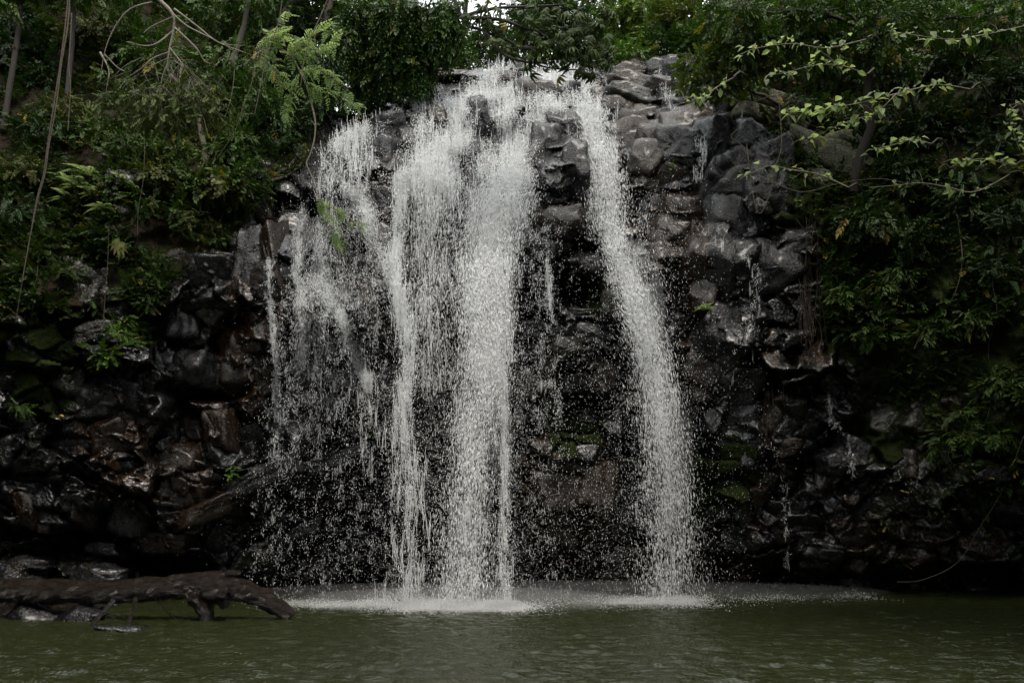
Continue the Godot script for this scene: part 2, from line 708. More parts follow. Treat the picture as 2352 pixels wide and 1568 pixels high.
	cliff.mesh = mesh
	add_child(cliff)
	tag(cliff, "wet dark basalt cliff curving round the pool", "cliff", "", "structure")


# ------------------------------------------------------------------ boulders and blocks proud of the cliff
var rock_shapes := []


func rock_shape(seed_: int) -> ArrayMesh:
	var r := RandomNumberGenerator.new()
	r.seed = seed_
	var planes := []
	for k in 8:
		planes.append([Vector3(r.randfn(), r.randfn(), r.randfn() * 0.8 + 0.3).normalized(), r.randf_range(0.70, 1.05)])
	for n in [Vector3.RIGHT, Vector3.LEFT, Vector3.UP, Vector3.DOWN, Vector3.BACK, Vector3.FORWARD]:
		planes.append([(n + Vector3(r.randfn(), r.randfn(), r.randfn() + 0.3) * 0.2).normalized(), r.randf_range(0.72, 0.95)])
	var hard := r.randf_range(26.0, 70.0)
	var s := Shape.new()
	var rings := 24
	var around := 36
	for a in rings + 1:
		for b in around:
			var th := PI * (a + 0.001) / (rings + 0.002)
			var ph := TAU * b / around
			var dir := Vector3(sin(th) * cos(ph), sin(th) * sin(ph), cos(th))
			var sum := 0.0
			for p in planes:
				var t: float = dir.dot(p[0]) / p[1]
				if t > 0.0:
					sum += pow(t, hard)
			var rad := pow(sum, -1.0 / hard)
			rad *= 1.0 + 0.13 * n_mid.get_noise_3d(dir.x * 2.2 + seed_, dir.y * 2.2, dir.z * 2.2) + 0.07 * n_fine.get_noise_3d(dir.x * 1.6 + seed_, dir.y * 1.6, dir.z * 1.6)
			s.v.append(dir * rad)
	for a in rings:
		for b in around:
			var k := a * around + b
			var l := a * around + (b + 1) % around
			s.i.append_array([k, l, k + around, l, l + around, k + around])
	return s.mesh(true)


var boulder_names := ["boulder", "rock_block"]


func boulder(qx: float, qy: float, rx: float, ry: float, tint: String, sink := 0.35, turn := 0.0, deep := 0.9) -> void:
	var px := qx * Q
	var py := qy * Q
	var d := depth_at(px, py)
	var m := d / FOCAL * Q
	var o := MeshInstance3D.new()
	o.name = "boulder" if rx < ry * 1.4 else "rock_block"
	if tint == "grey" and rng.randf() < 0.3:
		tint = "brown"
	var key: int = rng.randi() % rock_shapes.size()
	o.mesh = rock_shapes[key]
	o.set_surface_override_material(0, mats[tint] if mats.has(tint) else mats["rock_" + tint])
	var size := Vector3(rx * m, ry * m, (rx + ry) * 0.5 * m * deep) * 1.18
	o.position = P(px, py, d + size.z * sink - 0.05)
	o.basis = Basis(Vector3.BACK, turn) * Basis.from_scale(size) * Basis.from_euler(Vector3(rng.randf_range(-0.2, 0.2), rng.randf_range(-0.3, 0.3), 0.0))
	cliff.add_child(o, true)


func build_boulders() -> void:
	rng.seed = 77
	for k in 14:
		rock_shapes.append(rock_shape(900 + k * 7))
	# among the upper cascades
	for b in [[1248, 352, 40, 66, "black"], [1300, 300, 34, 44, "black"], [1322, 400, 34, 62, "black"], [1228, 232, 50, 40, "grey"], [1100, 268, 24, 46, "black"], [1130, 290, 22, 44, "black"],
		[1072, 362, 34, 44, "black"], [1075, 420, 26, 36, "black"], [893, 300, 40, 34, "black"], [888, 352, 26, 40, "black"], [884, 412, 24, 40, "brown"], [892, 462, 26, 34, "black"], [948, 282, 18, 22, "black"], [1008, 284, 24, 30, "grey"], [1160, 190, 34, 22, "grey"],
		[1205, 170, 40, 24, "grey"], [1310, 218, 24, 30, "grey"], [1385, 185, 30, 36, "grey"], [1372, 232, 22, 26, "grey"], [1035, 182, 60, 16, "grey"], [1090, 190, 28, 18, "grey"], [1010, 245, 22, 18, "black"],
		[1265, 460, 50, 40, "black"], [1290, 520, 54, 40, "grey"], [1330, 470, 30, 46, "grey"], [1300, 590, 50, 26, "grey"], [1350, 610, 40, 26, "grey"], [1290, 560, 40, 22, "black"], [1330, 720, 44, 14, "olive"], [1345, 770, 50, 28, "grey"], [1300, 800, 40, 26, "olive"], [1310, 880, 44, 20, "grey"], [1380, 870, 40, 40, "grey"], [1330, 960, 50, 30, "grey"], [1340, 1045, 30, 24, "grey"], [1280, 1130, 60, 50, "brown"], [1270, 1230, 50, 40, "brown"], [1370, 1110, 50, 60, "brown"], [1420, 700, 40, 30, "olive"], [880, 560, 24, 40, "black"], [842, 690, 22, 30, "brown"], [850, 610, 20, 30, "black"], [1000, 620, 50, 50, "black"], [990, 800, 50, 60, "black"], [1010, 960, 50, 60, "black"], [1040, 870, 30, 30, "brown"], [980, 1130, 60, 60, "black"]]:
		boulder(b[0], b[1], b[2] * 1.1, b[3] * 1.1, b[4], 0.6, rng.randf_range(-0.2, 0.2))
	# the tower of blocks beside the falls
	for b in [[1452, 175, 36, 26, "grey"], [1450, 205, 42, 22, "brown"], [1446, 232, 44, 22, "olive"], [1430, 262, 40, 26, "grey"], [1470, 290, 44, 28, "brown"], [1440, 330, 40, 38, "grey"], [1496, 330, 30, 40, "brown"], [1488, 376, 36, 40, "grey"], [1520, 165, 34, 24, "black"],
		[1575, 175, 40, 24, "grey"], [1528, 212, 34, 26, "grey"], [1560, 250, 34, 20, "black"], [1534, 290, 30, 26, "brown"], [1580, 300, 46, 34, "grey"], [1560, 345, 40, 38, "black"], [1500, 420, 36, 30, "brown"], [1545, 410, 34, 36, "brown"], [1620, 270, 40, 26, "black"], [1640, 320, 40, 40, "black"], [1610, 380, 36, 44, "black"],
		[1520, 470, 40, 34, "brown"], [1492, 500, 30, 36, "grey"], [1562, 496, 40, 44, "brown"], [1600, 470, 30, 40, "black"], [1540, 545, 34, 30, "brown"], [1580, 560, 34, 28, "brown"], [1608, 590, 30, 40, "brown"], [1520, 590, 34, 26, "brown"], [1582, 660, 42, 44, "brown"], [1540, 640, 30, 34, "brown"], [1560, 730, 50, 34, "brown"], [1616, 690, 30, 36, "brown"],
		[1690, 520, 70, 60, "black"], [1700, 440, 60, 44, "grey"], [1650, 430, 34, 44, "grey"], [1770, 510, 70, 40, "grey"], [1760, 445, 46, 40, "grey"], [1660, 610, 50, 70, "black"], [1740, 620, 60, 50, "grey"], [1650, 780, 40, 60, "grey"], [1620, 850, 60, 50, "brown"], [1680, 880, 50, 40, "black"], [1560, 850, 44, 40, "brown"], [1720, 330, 46, 36, "black"], [1770, 380, 40, 40, "grey"], [1690, 380, 30, 30, "black"], [1830, 560, 40, 26, "grey"], [1600, 940, 60, 40, "black"], [1700, 980, 50, 50, "black"]]:
		boulder(b[0], b[1], b[2] * 1.45, b[3] * 1.4, b[4], 0.68, rng.randf_range(-0.35, 0.35))
	# the blocks of the wall on the far side of the falls
	for b in [[385, 845, 34, 50, "grey"], [440, 850, 54, 44, "grey"], [500, 860, 34, 44, "black"], [560, 830, 50, 70, "brown"], [430, 740, 40, 60, "black"], [470, 690, 60, 30, "grey"], [420, 690, 26, 36, "grey"], [520, 750, 44, 60, "black"], [580, 620, 40, 90, "black"], [590, 480, 40, 80, "grey"], [640, 620, 26, 90, "brown"], [560, 700, 30, 50, "brown"], [470, 620, 60, 40, "grey"], [400, 600, 40, 24, "grey"],
		[300, 890, 44, 50, "grey"], [320, 940, 44, 36, "grey"], [220, 920, 60, 60, "grey"], [150, 880, 40, 40, "olive"], [380, 980, 44, 40, "grey"], [450, 990, 40, 36, "grey"], [510, 980, 30, 50, "grey"], [260, 1000, 40, 40, "grey"], [180, 1010, 50, 40, "grey"], [110, 960, 40, 40, "grey"], [300, 1070, 30, 40, "grey"], [420, 1050, 50, 40, "brown"], [560, 1000, 60, 50, "black"], [110, 1100, 60, 40, "black"], [180, 1170, 26, 44, "brown"], [110, 1180, 22, 44, "grey"], [70, 1170, 22, 40, "brown"], [290, 1180, 40, 44, "grey"], [500, 1150, 60, 36, "brown"], [400, 1140, 50, 30, "brown"], [560, 1130, 60, 26, "grey"], [620, 1080, 60, 26, "grey"], [500, 1230, 50, 30, "grey"], [380, 1240, 60, 30, "brown"], [600, 1200, 70, 30, "grey"], [700, 1120, 60, 30, "grey"], [240, 1260, 40, 22, "black"], [700, 960, 14, 16, "grey"],
		[200, 700, 50, 30, "olive"], [270, 720, 44, 30, "olive"], [150, 740, 40, 30, "olive"], [220, 770, 50, 26, "olive"], [280, 790, 40, 30, "grey"], [70, 720, 24, 40, "grey"], [60, 800, 30, 40, "grey"], [30, 880, 40, 30, "grey"], [170, 640, 50, 36, "olive"], [250, 650, 40, 30, "olive"], [160, 560, 36, 60, "olive"], [60, 960, 40, 40, "black"], [20, 1040, 40, 40, "black"], [300, 1320, 30, 26, "black"], [215, 1330, 30, 30, "black"], [60, 1310, 60, 30, "black"]]:
		boulder(b[0], b[1], b[2] * 1.15, b[3] * 1.1, b[4], 0.84, rng.randf_range(-0.1, 0.3), 1.0)
	for b in [[600, 1100, 90, 24, "grey"], [700, 1085, 90, 26, "black"], [790, 1060, 80, 24, "grey"], [640, 1165, 100, 26, "black"], [760, 1140, 100, 28, "grey"], [560, 1190, 80, 24, "brown"], [660, 1235, 90, 24, "black"], [520, 1125, 70, 20, "brown"], [470, 1175, 70, 24, "brown"]]:
		boulder(b[0], b[1], b[2], b[3], b[4], 0.5, 0.42, 0.8)
	for b in [[388, 842, 36, 50, "grey"], [446, 848, 52, 46, "grey"], [505, 856, 34, 40, "black"], [470, 690, 62, 26, "grey"], [300, 900, 46, 44, "grey"], [225, 925, 60, 44, "grey"], [385, 985, 46, 36, "grey"], [510, 985, 30, 50, "grey"]]:
		boulder(b[0], b[1], b[2], b[3], b[4], 0.5, rng.randf_range(-0.1, 0.15), 0.8)
	# dim stones of the wall under the ivy
	for k in 46:
		var qx := rng.randf_range(1600, 2380)
		var qy := rng.randf_range(880, 1290)
		boulder(qx, qy, rng.randf_range(24, 58), rng.randf_range(20, 48), ["black", "grey", "brown", "olive"][rng.randi() % 4], 0.84, rng.randf_range(-0.3, 0.3), 1.0)
	# pale lichen-spotted boulders above the blocks
	for b in [[1770, 235, 46, 24], [1730, 262, 40, 22], [1850, 330, 44, 30], [1900, 360, 60, 40], [1960, 385, 50, 40], [1880, 420, 40, 26], [1940, 330, 40, 24], [1820, 290, 34, 22]]:
		boulder(b[0], b[1], b[2], b[3], "lichen_rock", 0.3, -0.35)
	for k in 16:
		boulder(rng.randf_range(20, 700), rng.randf_range(380, 700), rng.randf_range(20, 44), rng.randf_range(16, 34), "olive", 0.4, rng.randf_range(-0.3, 0.3))


# ------------------------------------------------------------------ pool
func build_pool() -> void:
	var xs := PackedFloat32Array([-40.0, -24.0])
	var x := -17.0
	while x <= 17.0:
		xs.append(x)
		x += 0.085
	xs.append(24.0)
	xs.append(40.0)
	var zs := PackedFloat32Array([8.0, -4.0])
	var z := -9.5
	while z >= -29.0:
		zs.append(z)
		z -= lerpf(0.05, 0.11, (-z - 9.5) / 20.0)
	var s := Shape.new()
	var wave := FastNoiseLite.new()
	wave.noise_type = FastNoiseLite.TYPE_SIMPLEX_SMOOTH
	wave.seed = 4
	wave.frequency = 1.0
	wave.fractal_octaves = 4
	wave.fractal_gain = 0.55
	for zz in zs:
		for xx in xs:
			var far := Vector2(xx + 0.8, zz + 23.5).length()
			var rings := 0.010 * sin(far * 9.0 + 3.0 * n_mid.get_noise_2d(xx * 0.5, zz * 0.5)) * exp(-far * 0.12)
			s.v.append(Vector3(xx, 0.05 * wave.get_noise_2d(xx * 0.8, zz * 1.9) + 0.05 * wave.get_noise_2d(xx * 2.6 + 7.0, zz * 4.4) + rings, zz))
	var w := xs.size()
	for a in zs.size() - 1:
		for b in w - 1:
			var k := a * w + b
			s.i.append_array([k, k + w, k + 1, k + 1, k + w, k + w + 1])
	for t in range(0, s.i.size(), 3):
		var y := s.i[t]
		s.i[t] = s.i[t + 1]
		s.i[t + 1] = y
	var o := part("water", s.mesh(true), mats.water, self)
	tag(o, "murky green plunge pool rippled by the falls", "water", "", "structure")
	var bed := Shape.new()
	for zz in 12:
		for xx in 16:
			bed.v.append(Vector3(-42.0 + xx * 5.6, -1.1 + 0.25 * n_mid.get_noise_2d(xx * 3.0, zz * 3.0), 9.0 - zz * 3.6))
	for a in 11:
		for b in 15:
			var k := a * 16 + b
			bed.i.append_array([k, k + 1, k + 16, k + 1, k + 17, k + 16])
	tag(part("pool_bed", bed.mesh(true), mats.mud, self), "brown mud under the pool water", "ground", "", "structure")


func build_ground_behind() -> void:
	var s := Shape.new()
	var nx := 60
	var nz := 30
	for a in nz:
		for b in nx:
			var zz := -31.5 - a * 2.6
			var xx := -75.0 + b * 2.55
			var y := 15.6 + 0.8 * n_mid.get_noise_2d(xx * 0.2, zz * 0.2) + step01(6.0, 30.0, absf(xx - 2.0)) * 5.0 + step01(-45.0, -100.0, zz) * 3.0
			s.v.append(Vector3(xx, y, zz))
	for a in nz - 1:
		for b in nx - 1:
			var k := a * nx + b
			s.i.append_array([k, k + nx, k + 1, k + 1, k + nx, k + nx + 1])
	for t in range(0, s.i.size(), 3):
		var y := s.i[t]
		s.i[t] = s.i[t + 1]
		s.i[t + 1] = y
	var cols := PackedColorArray()
	cols.resize(s.v.size())
	cols.fill(Color(0.045, 0.04, 0.022))
	s.c = cols
	tag(part("ground", s.mesh(true), mats.soil, self), "forest floor behind the top of the falls", "ground", "", "structure")


# ------------------------------------------------------------------ leaves and twigs, each pointing along +z with its upper side to +y
func build_twigs() -> void:
	rng.seed = 5
	twigs.broad = twig_mesh(0.42, 9, 0.15, 0.068, 0.25, 0.9)
	twigs.small = twig_mesh(0.30, 12, 0.075, 0.036, 0.2, 0.9)
	twigs.long = twig_mesh(0.40, 9, 0.20, 0.05, 0.45, 0.7)
	twigs.heart = twig_mesh(0.34, 6, 0.15, 0.11, 0.35, 1.0)
	twigs.mass = twig_mesh(0.8, 15, 0.26, 0.12, 0.3, 1.0)
	twigs.pinnate = pinnate_mesh(0.44, 5, 0.17, 0.058, 0.25)
	twigs.frond = pinnate_mesh(0.8, 17, 0.17, 0.034, 0.5)
	twigs.strap = strap_mesh()
	twigs.palm = palmate_mesh()
	twigs.hang = hanging_mesh()
	var s := Shape.new()
	s.leaf(Vector3.ZERO, Vector3.BACK, Vector3.UP, 1.0, 0.52, 0.25, 0.12)
	twigs.one_leaf = s.mesh()


func twig_mesh(length: float, leaves: int, leaf_l: float, leaf_w: float, droop: float, spread: float) -> ArrayMesh:
	var s := Shape.new()
	var stem := []
	for k in 5:
		var t := k / 4.0
		stem.append(Vector3(0.02 * sin(t * 5.0), -droop * 0.35 * length * t * t, length * t))
	s.tube(stem, taper(5, 0.006, 0.002), 3)
	for k in leaves:
		var t := (k + 0.6) / leaves
		var o := Vector3(0, -droop * 0.35 * length * t * t, length * t)
		var side := 1.0 if k % 2 == 0 else -1.0
		var ang := side * spread * rng.randf_range(0.7, 1.25) * (1.0 - 0.6 * t)
		if k == leaves - 1:
			ang = 0.0
		var dir := Vector3(sin(ang), rng.randf_range(-0.35, 0.25), cos(ang)).normalized()
		var up := Vector3(rng.randfn(0.0, 0.35), 1.0, rng.randfn(0.0, 0.3)).normalized()
		s.leaf(o, dir, up, leaf_l * rng.randf_range(0.75, 1.2), leaf_w * rng.randf_range(0.8, 1.15), rng.randf_range(0.1, 0.5))
	return s.mesh()


func pinnate_mesh(length: float, pairs: int, leaf_l: float, leaf_w: float, droop: float) -> ArrayMesh:
	var s := Shape.new()
	var stem := []
	for k in 7:
		var t := k / 6.0
		stem.append(Vector3(0, 0.10 * length * sin(t * PI) - droop * length * t * t * 0.6, length * t * (1.0 - 0.12 * droop * t)))
	s.tube(stem, taper(7, 0.006, 0.002), 3)
	for k in pairs:
		var t := (k + 0.8) / pairs
		var f := t * 6.0
		var a: Vector3 = stem[mini(int(f), 5)]
		var b: Vector3 = stem[mini(int(f) + 1, 6)]
		var o := a.lerp(b, f - int(f))
		var fwd := (b - a).normalized()
		var size := sin(PI * (0.18 + 0.74 * t))
		for side in [-1.0, 1.0]:
			var dir: Vector3 = (Vector3(side, rng.randf_range(-0.28, 0.0), 0) + fwd * 0.55).normalized()
			s.leaf(o, dir, Vector3(0, 1, 0.15), leaf_l * size * rng.randf_range(0.85, 1.1), leaf_w * (0.6 + 0.4 * size), 0.25, 0.1)
	s.leaf(stem[6], (stem[6] - stem[5]).normalized(), Vector3.UP, leaf_l * 0.6, leaf_w, 0.2)
	return s.mesh()


func strap_mesh() -> ArrayMesh:
	var s := Shape.new()
	for k in 9:
		var a := rng.randf() * TAU
		var dir := Vector3(cos(a) * 0.6, sin(a) * 0.6 + 0.3, rng.randf_range(0.5, 1.0)).normalized()
		var at := Vector3.ZERO
		var w := 0.035
		var side := dir.cross(Vector3.UP).normalized()
		for g in 4:
			var nxt := at + dir * 0.16
			dir = (dir + Vector3(0, -0.32, 0)).normalized()
			var w2: float = w * [1.15, 0.95, 0.7, 0.05][g]
			s.tri(at - side * w, at + side * w, nxt + side * w2)
			s.tri(at - side * w, nxt + side * w2, nxt - side * w2)
			at = nxt
			w = w2
	return s.mesh()


func palmate_mesh() -> ArrayMesh:
	var s := Shape.new()
	s.tube([Vector3.ZERO, Vector3(0, 0.02, 0.12), Vector3(0, 0.0, 0.22)], [0.005, 0.004, 0.004], 3)
	for k in 7:
		var a := lerpf(-2.0, 2.0, k / 6.0)
		var dir := Vector3(sin(a), -0.45, cos(a)).normalized()
		s.leaf(Vector3(0, 0, 0.22), dir, Vector3.UP, 0.26 * rng.randf_range(0.8, 1.1), 0.07, 0.7, 0.1)
	return s.mesh()


# a strand that hangs down from its start, along -y
func hanging_mesh() -> ArrayMesh:
	var s := Shape.new()
	var stem := []
	for k in 9:
		stem.append(Vector3(0.03 * sin(k * 1.3), -0.11 * k, 0.03 * cos(k * 1.7)))
	s.tube(stem, taper(9, 0.006, 0.003), 3)
	for k in 22:
		var t := k / 22.0 * 8.0
		var o: Vector3 = stem[int(t)].lerp(stem[int(t) + 1], t - int(t))
		var a := k * 2.4 + rng.randf() * 0.6
		var dir := Vector3(cos(a), rng.randf_range(-1.1, -0.3), sin(a)).normalized()
		s.leaf(o, dir, Vector3(cos(a) * 0.6, 1.0, sin(a) * 0.6).normalized(), rng.randf_range(0.09, 0.15), rng.randf_range(0.05, 0.075), 0.3)
	return s.mesh()


# linear leaf colours; FRESH and DEEP also put light and shade into some shrubs
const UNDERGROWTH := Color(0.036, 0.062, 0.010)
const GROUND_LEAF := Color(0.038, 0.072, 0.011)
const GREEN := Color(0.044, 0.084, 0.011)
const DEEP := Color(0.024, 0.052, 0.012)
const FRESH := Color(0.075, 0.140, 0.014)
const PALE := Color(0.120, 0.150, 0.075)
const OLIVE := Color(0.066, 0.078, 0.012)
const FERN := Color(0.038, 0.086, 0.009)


func leaf_tint(base: Color, yellow := 0.02) -> Color:
	var k := rng.randf_range(0.5, 1.18)
	var c := Color(base.r * k * rng.randf_range(0.85, 1.2), base.g * k, base.b * k * rng.randf_range(0.7, 1.3))
	if rng.randf() < yellow:
		c = Color(0.22, 0.17, 0.03)
	return c


# clumps: [centre, radii, copies]; leaves sit in the volume, more of them near its surface, with gaps between
func foliage(called: String, parent: Node3D, twig: String, mat: String, clumps: Array, base: Color, size := 1.0, hang := 0.35, gap := -0.12, yellow := 0.02) -> void:
	var where := []
	var tints := []
	for c in clumps:
		var n := 0
		var tries := 0
		while n < c[2] and tries < c[2] * 4:
			tries += 1
			var dir := Vector3(rng.randfn(), rng.randfn(), rng.randfn()).normalized()
			var r := pow(rng.randf(), 0.45)
			var p: Vector3 = c[0] + dir * r * c[1]
			if n_mid.get_noise_3d(p.x * 1.6, p.y * 1.6, p.z * 1.6) < gap:
				continue
			n += 1
			var out := (dir * Vector3(1, 0.5, 1) + Vector3(rng.randfn(), rng.randfn() - hang * 2.0, rng.randfn()) * 0.55).normalized()
			if twig == "hang":
				where.append(Transform3D(Basis(Vector3.UP, rng.randf() * TAU) * Basis.from_scale(Vector3.ONE * size * rng.randf_range(0.7, 1.2)), p - parent.position))
			else:
				where.append(Transform3D(facing(out, rng.randfn() * 0.5, size * rng.randf_range(0.7, 1.25)), p - parent.position))
			tints.append(leaf_tint(base, yellow))
	scatter(called, twigs[twig], mats[mat], where, tints, parent)


func limb(called: String, parent: Node3D, pts: Array, r0: float, r1: float, mat: String, sides := 6) -> MeshInstance3D:
	var s := Shape.new()
	var local := []
	for p in pts:
		local.append(p - parent.position)
	s.tube(local, taper(local.size(), r0, r1), sides, 0.35, n_fine)
	return part(called, s.mesh(true), mats[mat], parent)


# a tree: trunk from base, one limb to each clump, leaves in the clumps
func tree(called: String, label: String, group: String, base: Vector3, top: Vector3, r: float, bark: String, clumps: Array, twig: String, leafmat: String, tint: Color, size := 1.0, gap := -0.12, hang := 0.35) -> Node3D:
	var t := thing(called, label, "tree", base, group)
	var path := bent(base, top, Vector3(rng.randf_range(-0.4, 0.4), 0, rng.randf_range(-0.3, 0.3)), 10, 0.3)
	limb("trunk", t, path, r, r * 0.35, bark, 9)
	for c in clumps:
		var centre: Vector3 = c[0]
		var near_k := 3
		for k in range(3, path.size()):
			if path[k].y < centre.y - 0.3 * c[1].y:
				near_k = k
		var l := bent(path[near_k], centre, Vector3(0, 0.25, 0), 7, 0.25)
		limb("limb", t, l, r * 0.4, r * 0.12, bark, 5)
		for b in 3:
			var dir := Vector3(rng.randfn(), rng.randfn() * 0.6, rng.randfn()).normalized()
			limb("branch", t, bent(l[4 + b % 3], centre + dir * c[1] * 0.8, Vector3(0, 0.12, 0), 5, 0.2), r * 0.16, r * 0.04, bark, 4)
	foliage("crown", t, twig, leafmat, clumps, tint, size, hang, gap)
	return t


# ------------------------------------------------------------------ forest beyond the top of the falls
func build_forest_behind() -> void:
	rng.seed = 31
	# big trees on the flat ground upstream; sky shows between some of them
	var spots := [[330, 36.0, 0.22], [392, 41.0, 0.2], [446, 37.0, 0.16], [520, 52.0, 0.18], [575, 44.0, 0.16], [640, 40.0, 0.2], [700, 38.0, 0.2], [760, 44.0, 0.24], [470, 58.0, 0.2], [610, 60.0, 0.22], [250, 42.0, 0.24], [850, 42.0, 0.25], [130, 44.0, 0.24], [30, 40.0, 0.24], [950, 44.0, 0.25], [545, 70.0, 0.24], [420, 66.0, 0.24], [680, 68.0, 0.24], [330, 60.0, 0.24], [780, 64.0, 0.24], [536, 46.0, 0.18], [566, 56.0, 0.2], [500, 44.0, 0.16]]
	for k in spots.size():
		var e: Array = spots[k]
		var base := P(e[0], 0, e[1])
		base.y = 15.4 + step01(6.0, 30.0, absf(base.x - 2.0)) * 5.0
		var clumps := []
		var low := 1.4 if absf(e[0] - 510.0) < 60.0 else 0.8
		for j in 9:
			clumps.append([base + Vector3(rng.randf_range(-3.0, 3.0), low + j * 1.05 + rng.randf_range(-0.4, 0.6), rng.randf_range(-2.0, 2.0)), Vector3(rng.randf_range(1.2, 2.1), rng.randf_range(0.7, 1.3), rng.randf_range(1.1, 1.8)), 150 if e[1] < 50.0 else 110])
		tree("forest_tree", "leafy rainforest tree rising behind the lip of the waterfall", "forest trees upstream of the falls", base, base + Vector3(rng.randf_range(-0.8, 0.8), 11.0, 0), e[2], "bark_dark", clumps, "broad" if e[1] < 50.0 else "mass", "leaf", [GREEN, Color(0.085, 0.12, 0.016), Color(0.05, 0.10, 0.012)][k % 3], 1.25 if e[1] < 50.0 else 1.1, -0.05)
	# young tree over the lip, the light on it put into a paler leaf colour
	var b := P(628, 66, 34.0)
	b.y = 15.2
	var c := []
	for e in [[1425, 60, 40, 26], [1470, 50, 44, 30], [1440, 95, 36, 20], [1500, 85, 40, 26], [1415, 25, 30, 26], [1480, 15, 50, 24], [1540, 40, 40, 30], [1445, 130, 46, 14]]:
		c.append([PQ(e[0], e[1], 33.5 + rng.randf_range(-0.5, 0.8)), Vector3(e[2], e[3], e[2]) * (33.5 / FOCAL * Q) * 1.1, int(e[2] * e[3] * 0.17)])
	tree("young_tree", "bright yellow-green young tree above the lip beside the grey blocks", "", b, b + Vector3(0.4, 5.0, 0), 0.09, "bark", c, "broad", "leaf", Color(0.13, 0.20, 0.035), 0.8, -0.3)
	# shrubs along the rim; FRESH paints the bright light on one of them
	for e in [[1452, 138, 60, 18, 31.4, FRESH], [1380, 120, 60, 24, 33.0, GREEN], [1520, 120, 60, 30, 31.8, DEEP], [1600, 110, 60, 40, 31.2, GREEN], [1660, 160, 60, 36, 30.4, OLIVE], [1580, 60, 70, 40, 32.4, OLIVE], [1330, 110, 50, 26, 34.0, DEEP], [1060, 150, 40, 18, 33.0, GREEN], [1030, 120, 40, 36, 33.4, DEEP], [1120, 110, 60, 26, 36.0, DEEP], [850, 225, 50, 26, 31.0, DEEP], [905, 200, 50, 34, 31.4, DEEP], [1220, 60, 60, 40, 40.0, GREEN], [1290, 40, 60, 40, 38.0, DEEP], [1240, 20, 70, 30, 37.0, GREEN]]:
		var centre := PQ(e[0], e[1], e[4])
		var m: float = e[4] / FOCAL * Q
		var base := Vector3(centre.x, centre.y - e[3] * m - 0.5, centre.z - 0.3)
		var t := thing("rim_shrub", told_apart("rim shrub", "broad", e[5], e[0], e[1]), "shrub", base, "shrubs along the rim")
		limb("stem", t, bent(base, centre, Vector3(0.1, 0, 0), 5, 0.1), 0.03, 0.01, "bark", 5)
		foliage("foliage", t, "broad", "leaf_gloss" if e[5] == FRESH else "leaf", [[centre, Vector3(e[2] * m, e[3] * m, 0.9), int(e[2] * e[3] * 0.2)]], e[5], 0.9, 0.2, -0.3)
	# a tree from the bank hangs a curtain of dark creepers beside the lip
	var cb := PQ(800, 180, 28.6)
	var cc := []
	for e in [[860, 60, 70, 60], [930, 40, 60, 50], [980, 90, 50, 60], [900, 120, 60, 60], [850, 150, 50, 50], [960, 150, 40, 40], [1020, 60, 40, 50], [800, 60, 50, 60], [1000, 20, 60, 30]]:
		cc.append([PQ(e[0], e[1], 28.2 + rng.randf_range(-0.5, 0.6)), Vector3(e[2], e[3], e[2] * 0.8) * (28.2 / FOCAL * Q), int(e[2] * e[3] * 0.055)])
	var ct := tree("creeper_tree", "dark tree draped with hanging creepers beside the lip of the falls", "", cb, PQ(900, -40, 28.6), 0.16, "bark_dark", cc, "hang", "leaf_gloss", Color(0.040, 0.082, 0.018), 1.0, -0.08)
	foliage("creeper", ct, "broad", "leaf_gloss", cc, GREEN, 0.9, 0.8, -0.05)
	# dark branch with drooping finger-like leaves over the lip
	var pb := PQ(1010, -120, 23.6)
	var pt := thing("overhanging_branch", "dark branch with drooping finger-like leaves over the waterfall lip", "branch", pb)
	for path in [[[1010, -120], [1060, 40], [1110, 70], [1180, 100], [1240, 150], [1330, 160]], [[1060, 40], [1150, 45], [1230, 70], [1310, 60]], [[1110, 70], [1150, 120], [1200, 140], [1260, 145]], [[1230, 70], [1280, 100], [1350, 110]], [[1060, 40], [1130, 20], [1210, 15], [1300, 10]], [[1200, 110], [1270, 115], [1340, 140]]]:
		var pts := []
		for e in path:
			pts.append(PQ(e[0], e[1], 23.4 + 0.3 * n_mid.get_noise_2d(e[0], e[1])))
		limb("branch", pt, smooth_path(pts, 4), 0.055, 0.015, "bark_dark", 5)
	var pc := []
	for e in [[1080, 20, 70, 22, 40], [1160, 40, 70, 26, 50], [1250, 30, 70, 26, 60], [1330, 60, 60, 34, 70], [1300, 100, 60, 24, 60], [1230, 90, 60, 18, 34], [1370, 110, 40, 30, 46], [1330, 140, 50, 14, 34], [1260, 135, 40, 10, 20], [1150, 90, 40, 14, 16], [1370, 30, 40, 40, 50]]:
		pc.append([PQ(e[0], e[1], 23.3), Vector3(e[2], e[3], e[2]) * (23.3 / FOCAL * Q), int(e[4] * 0.55)])
	foliage("foliage", pt, "palm", "leaf", pc, Color(0.036, 0.060, 0.010), 0.9, 0.5, -0.4)
	


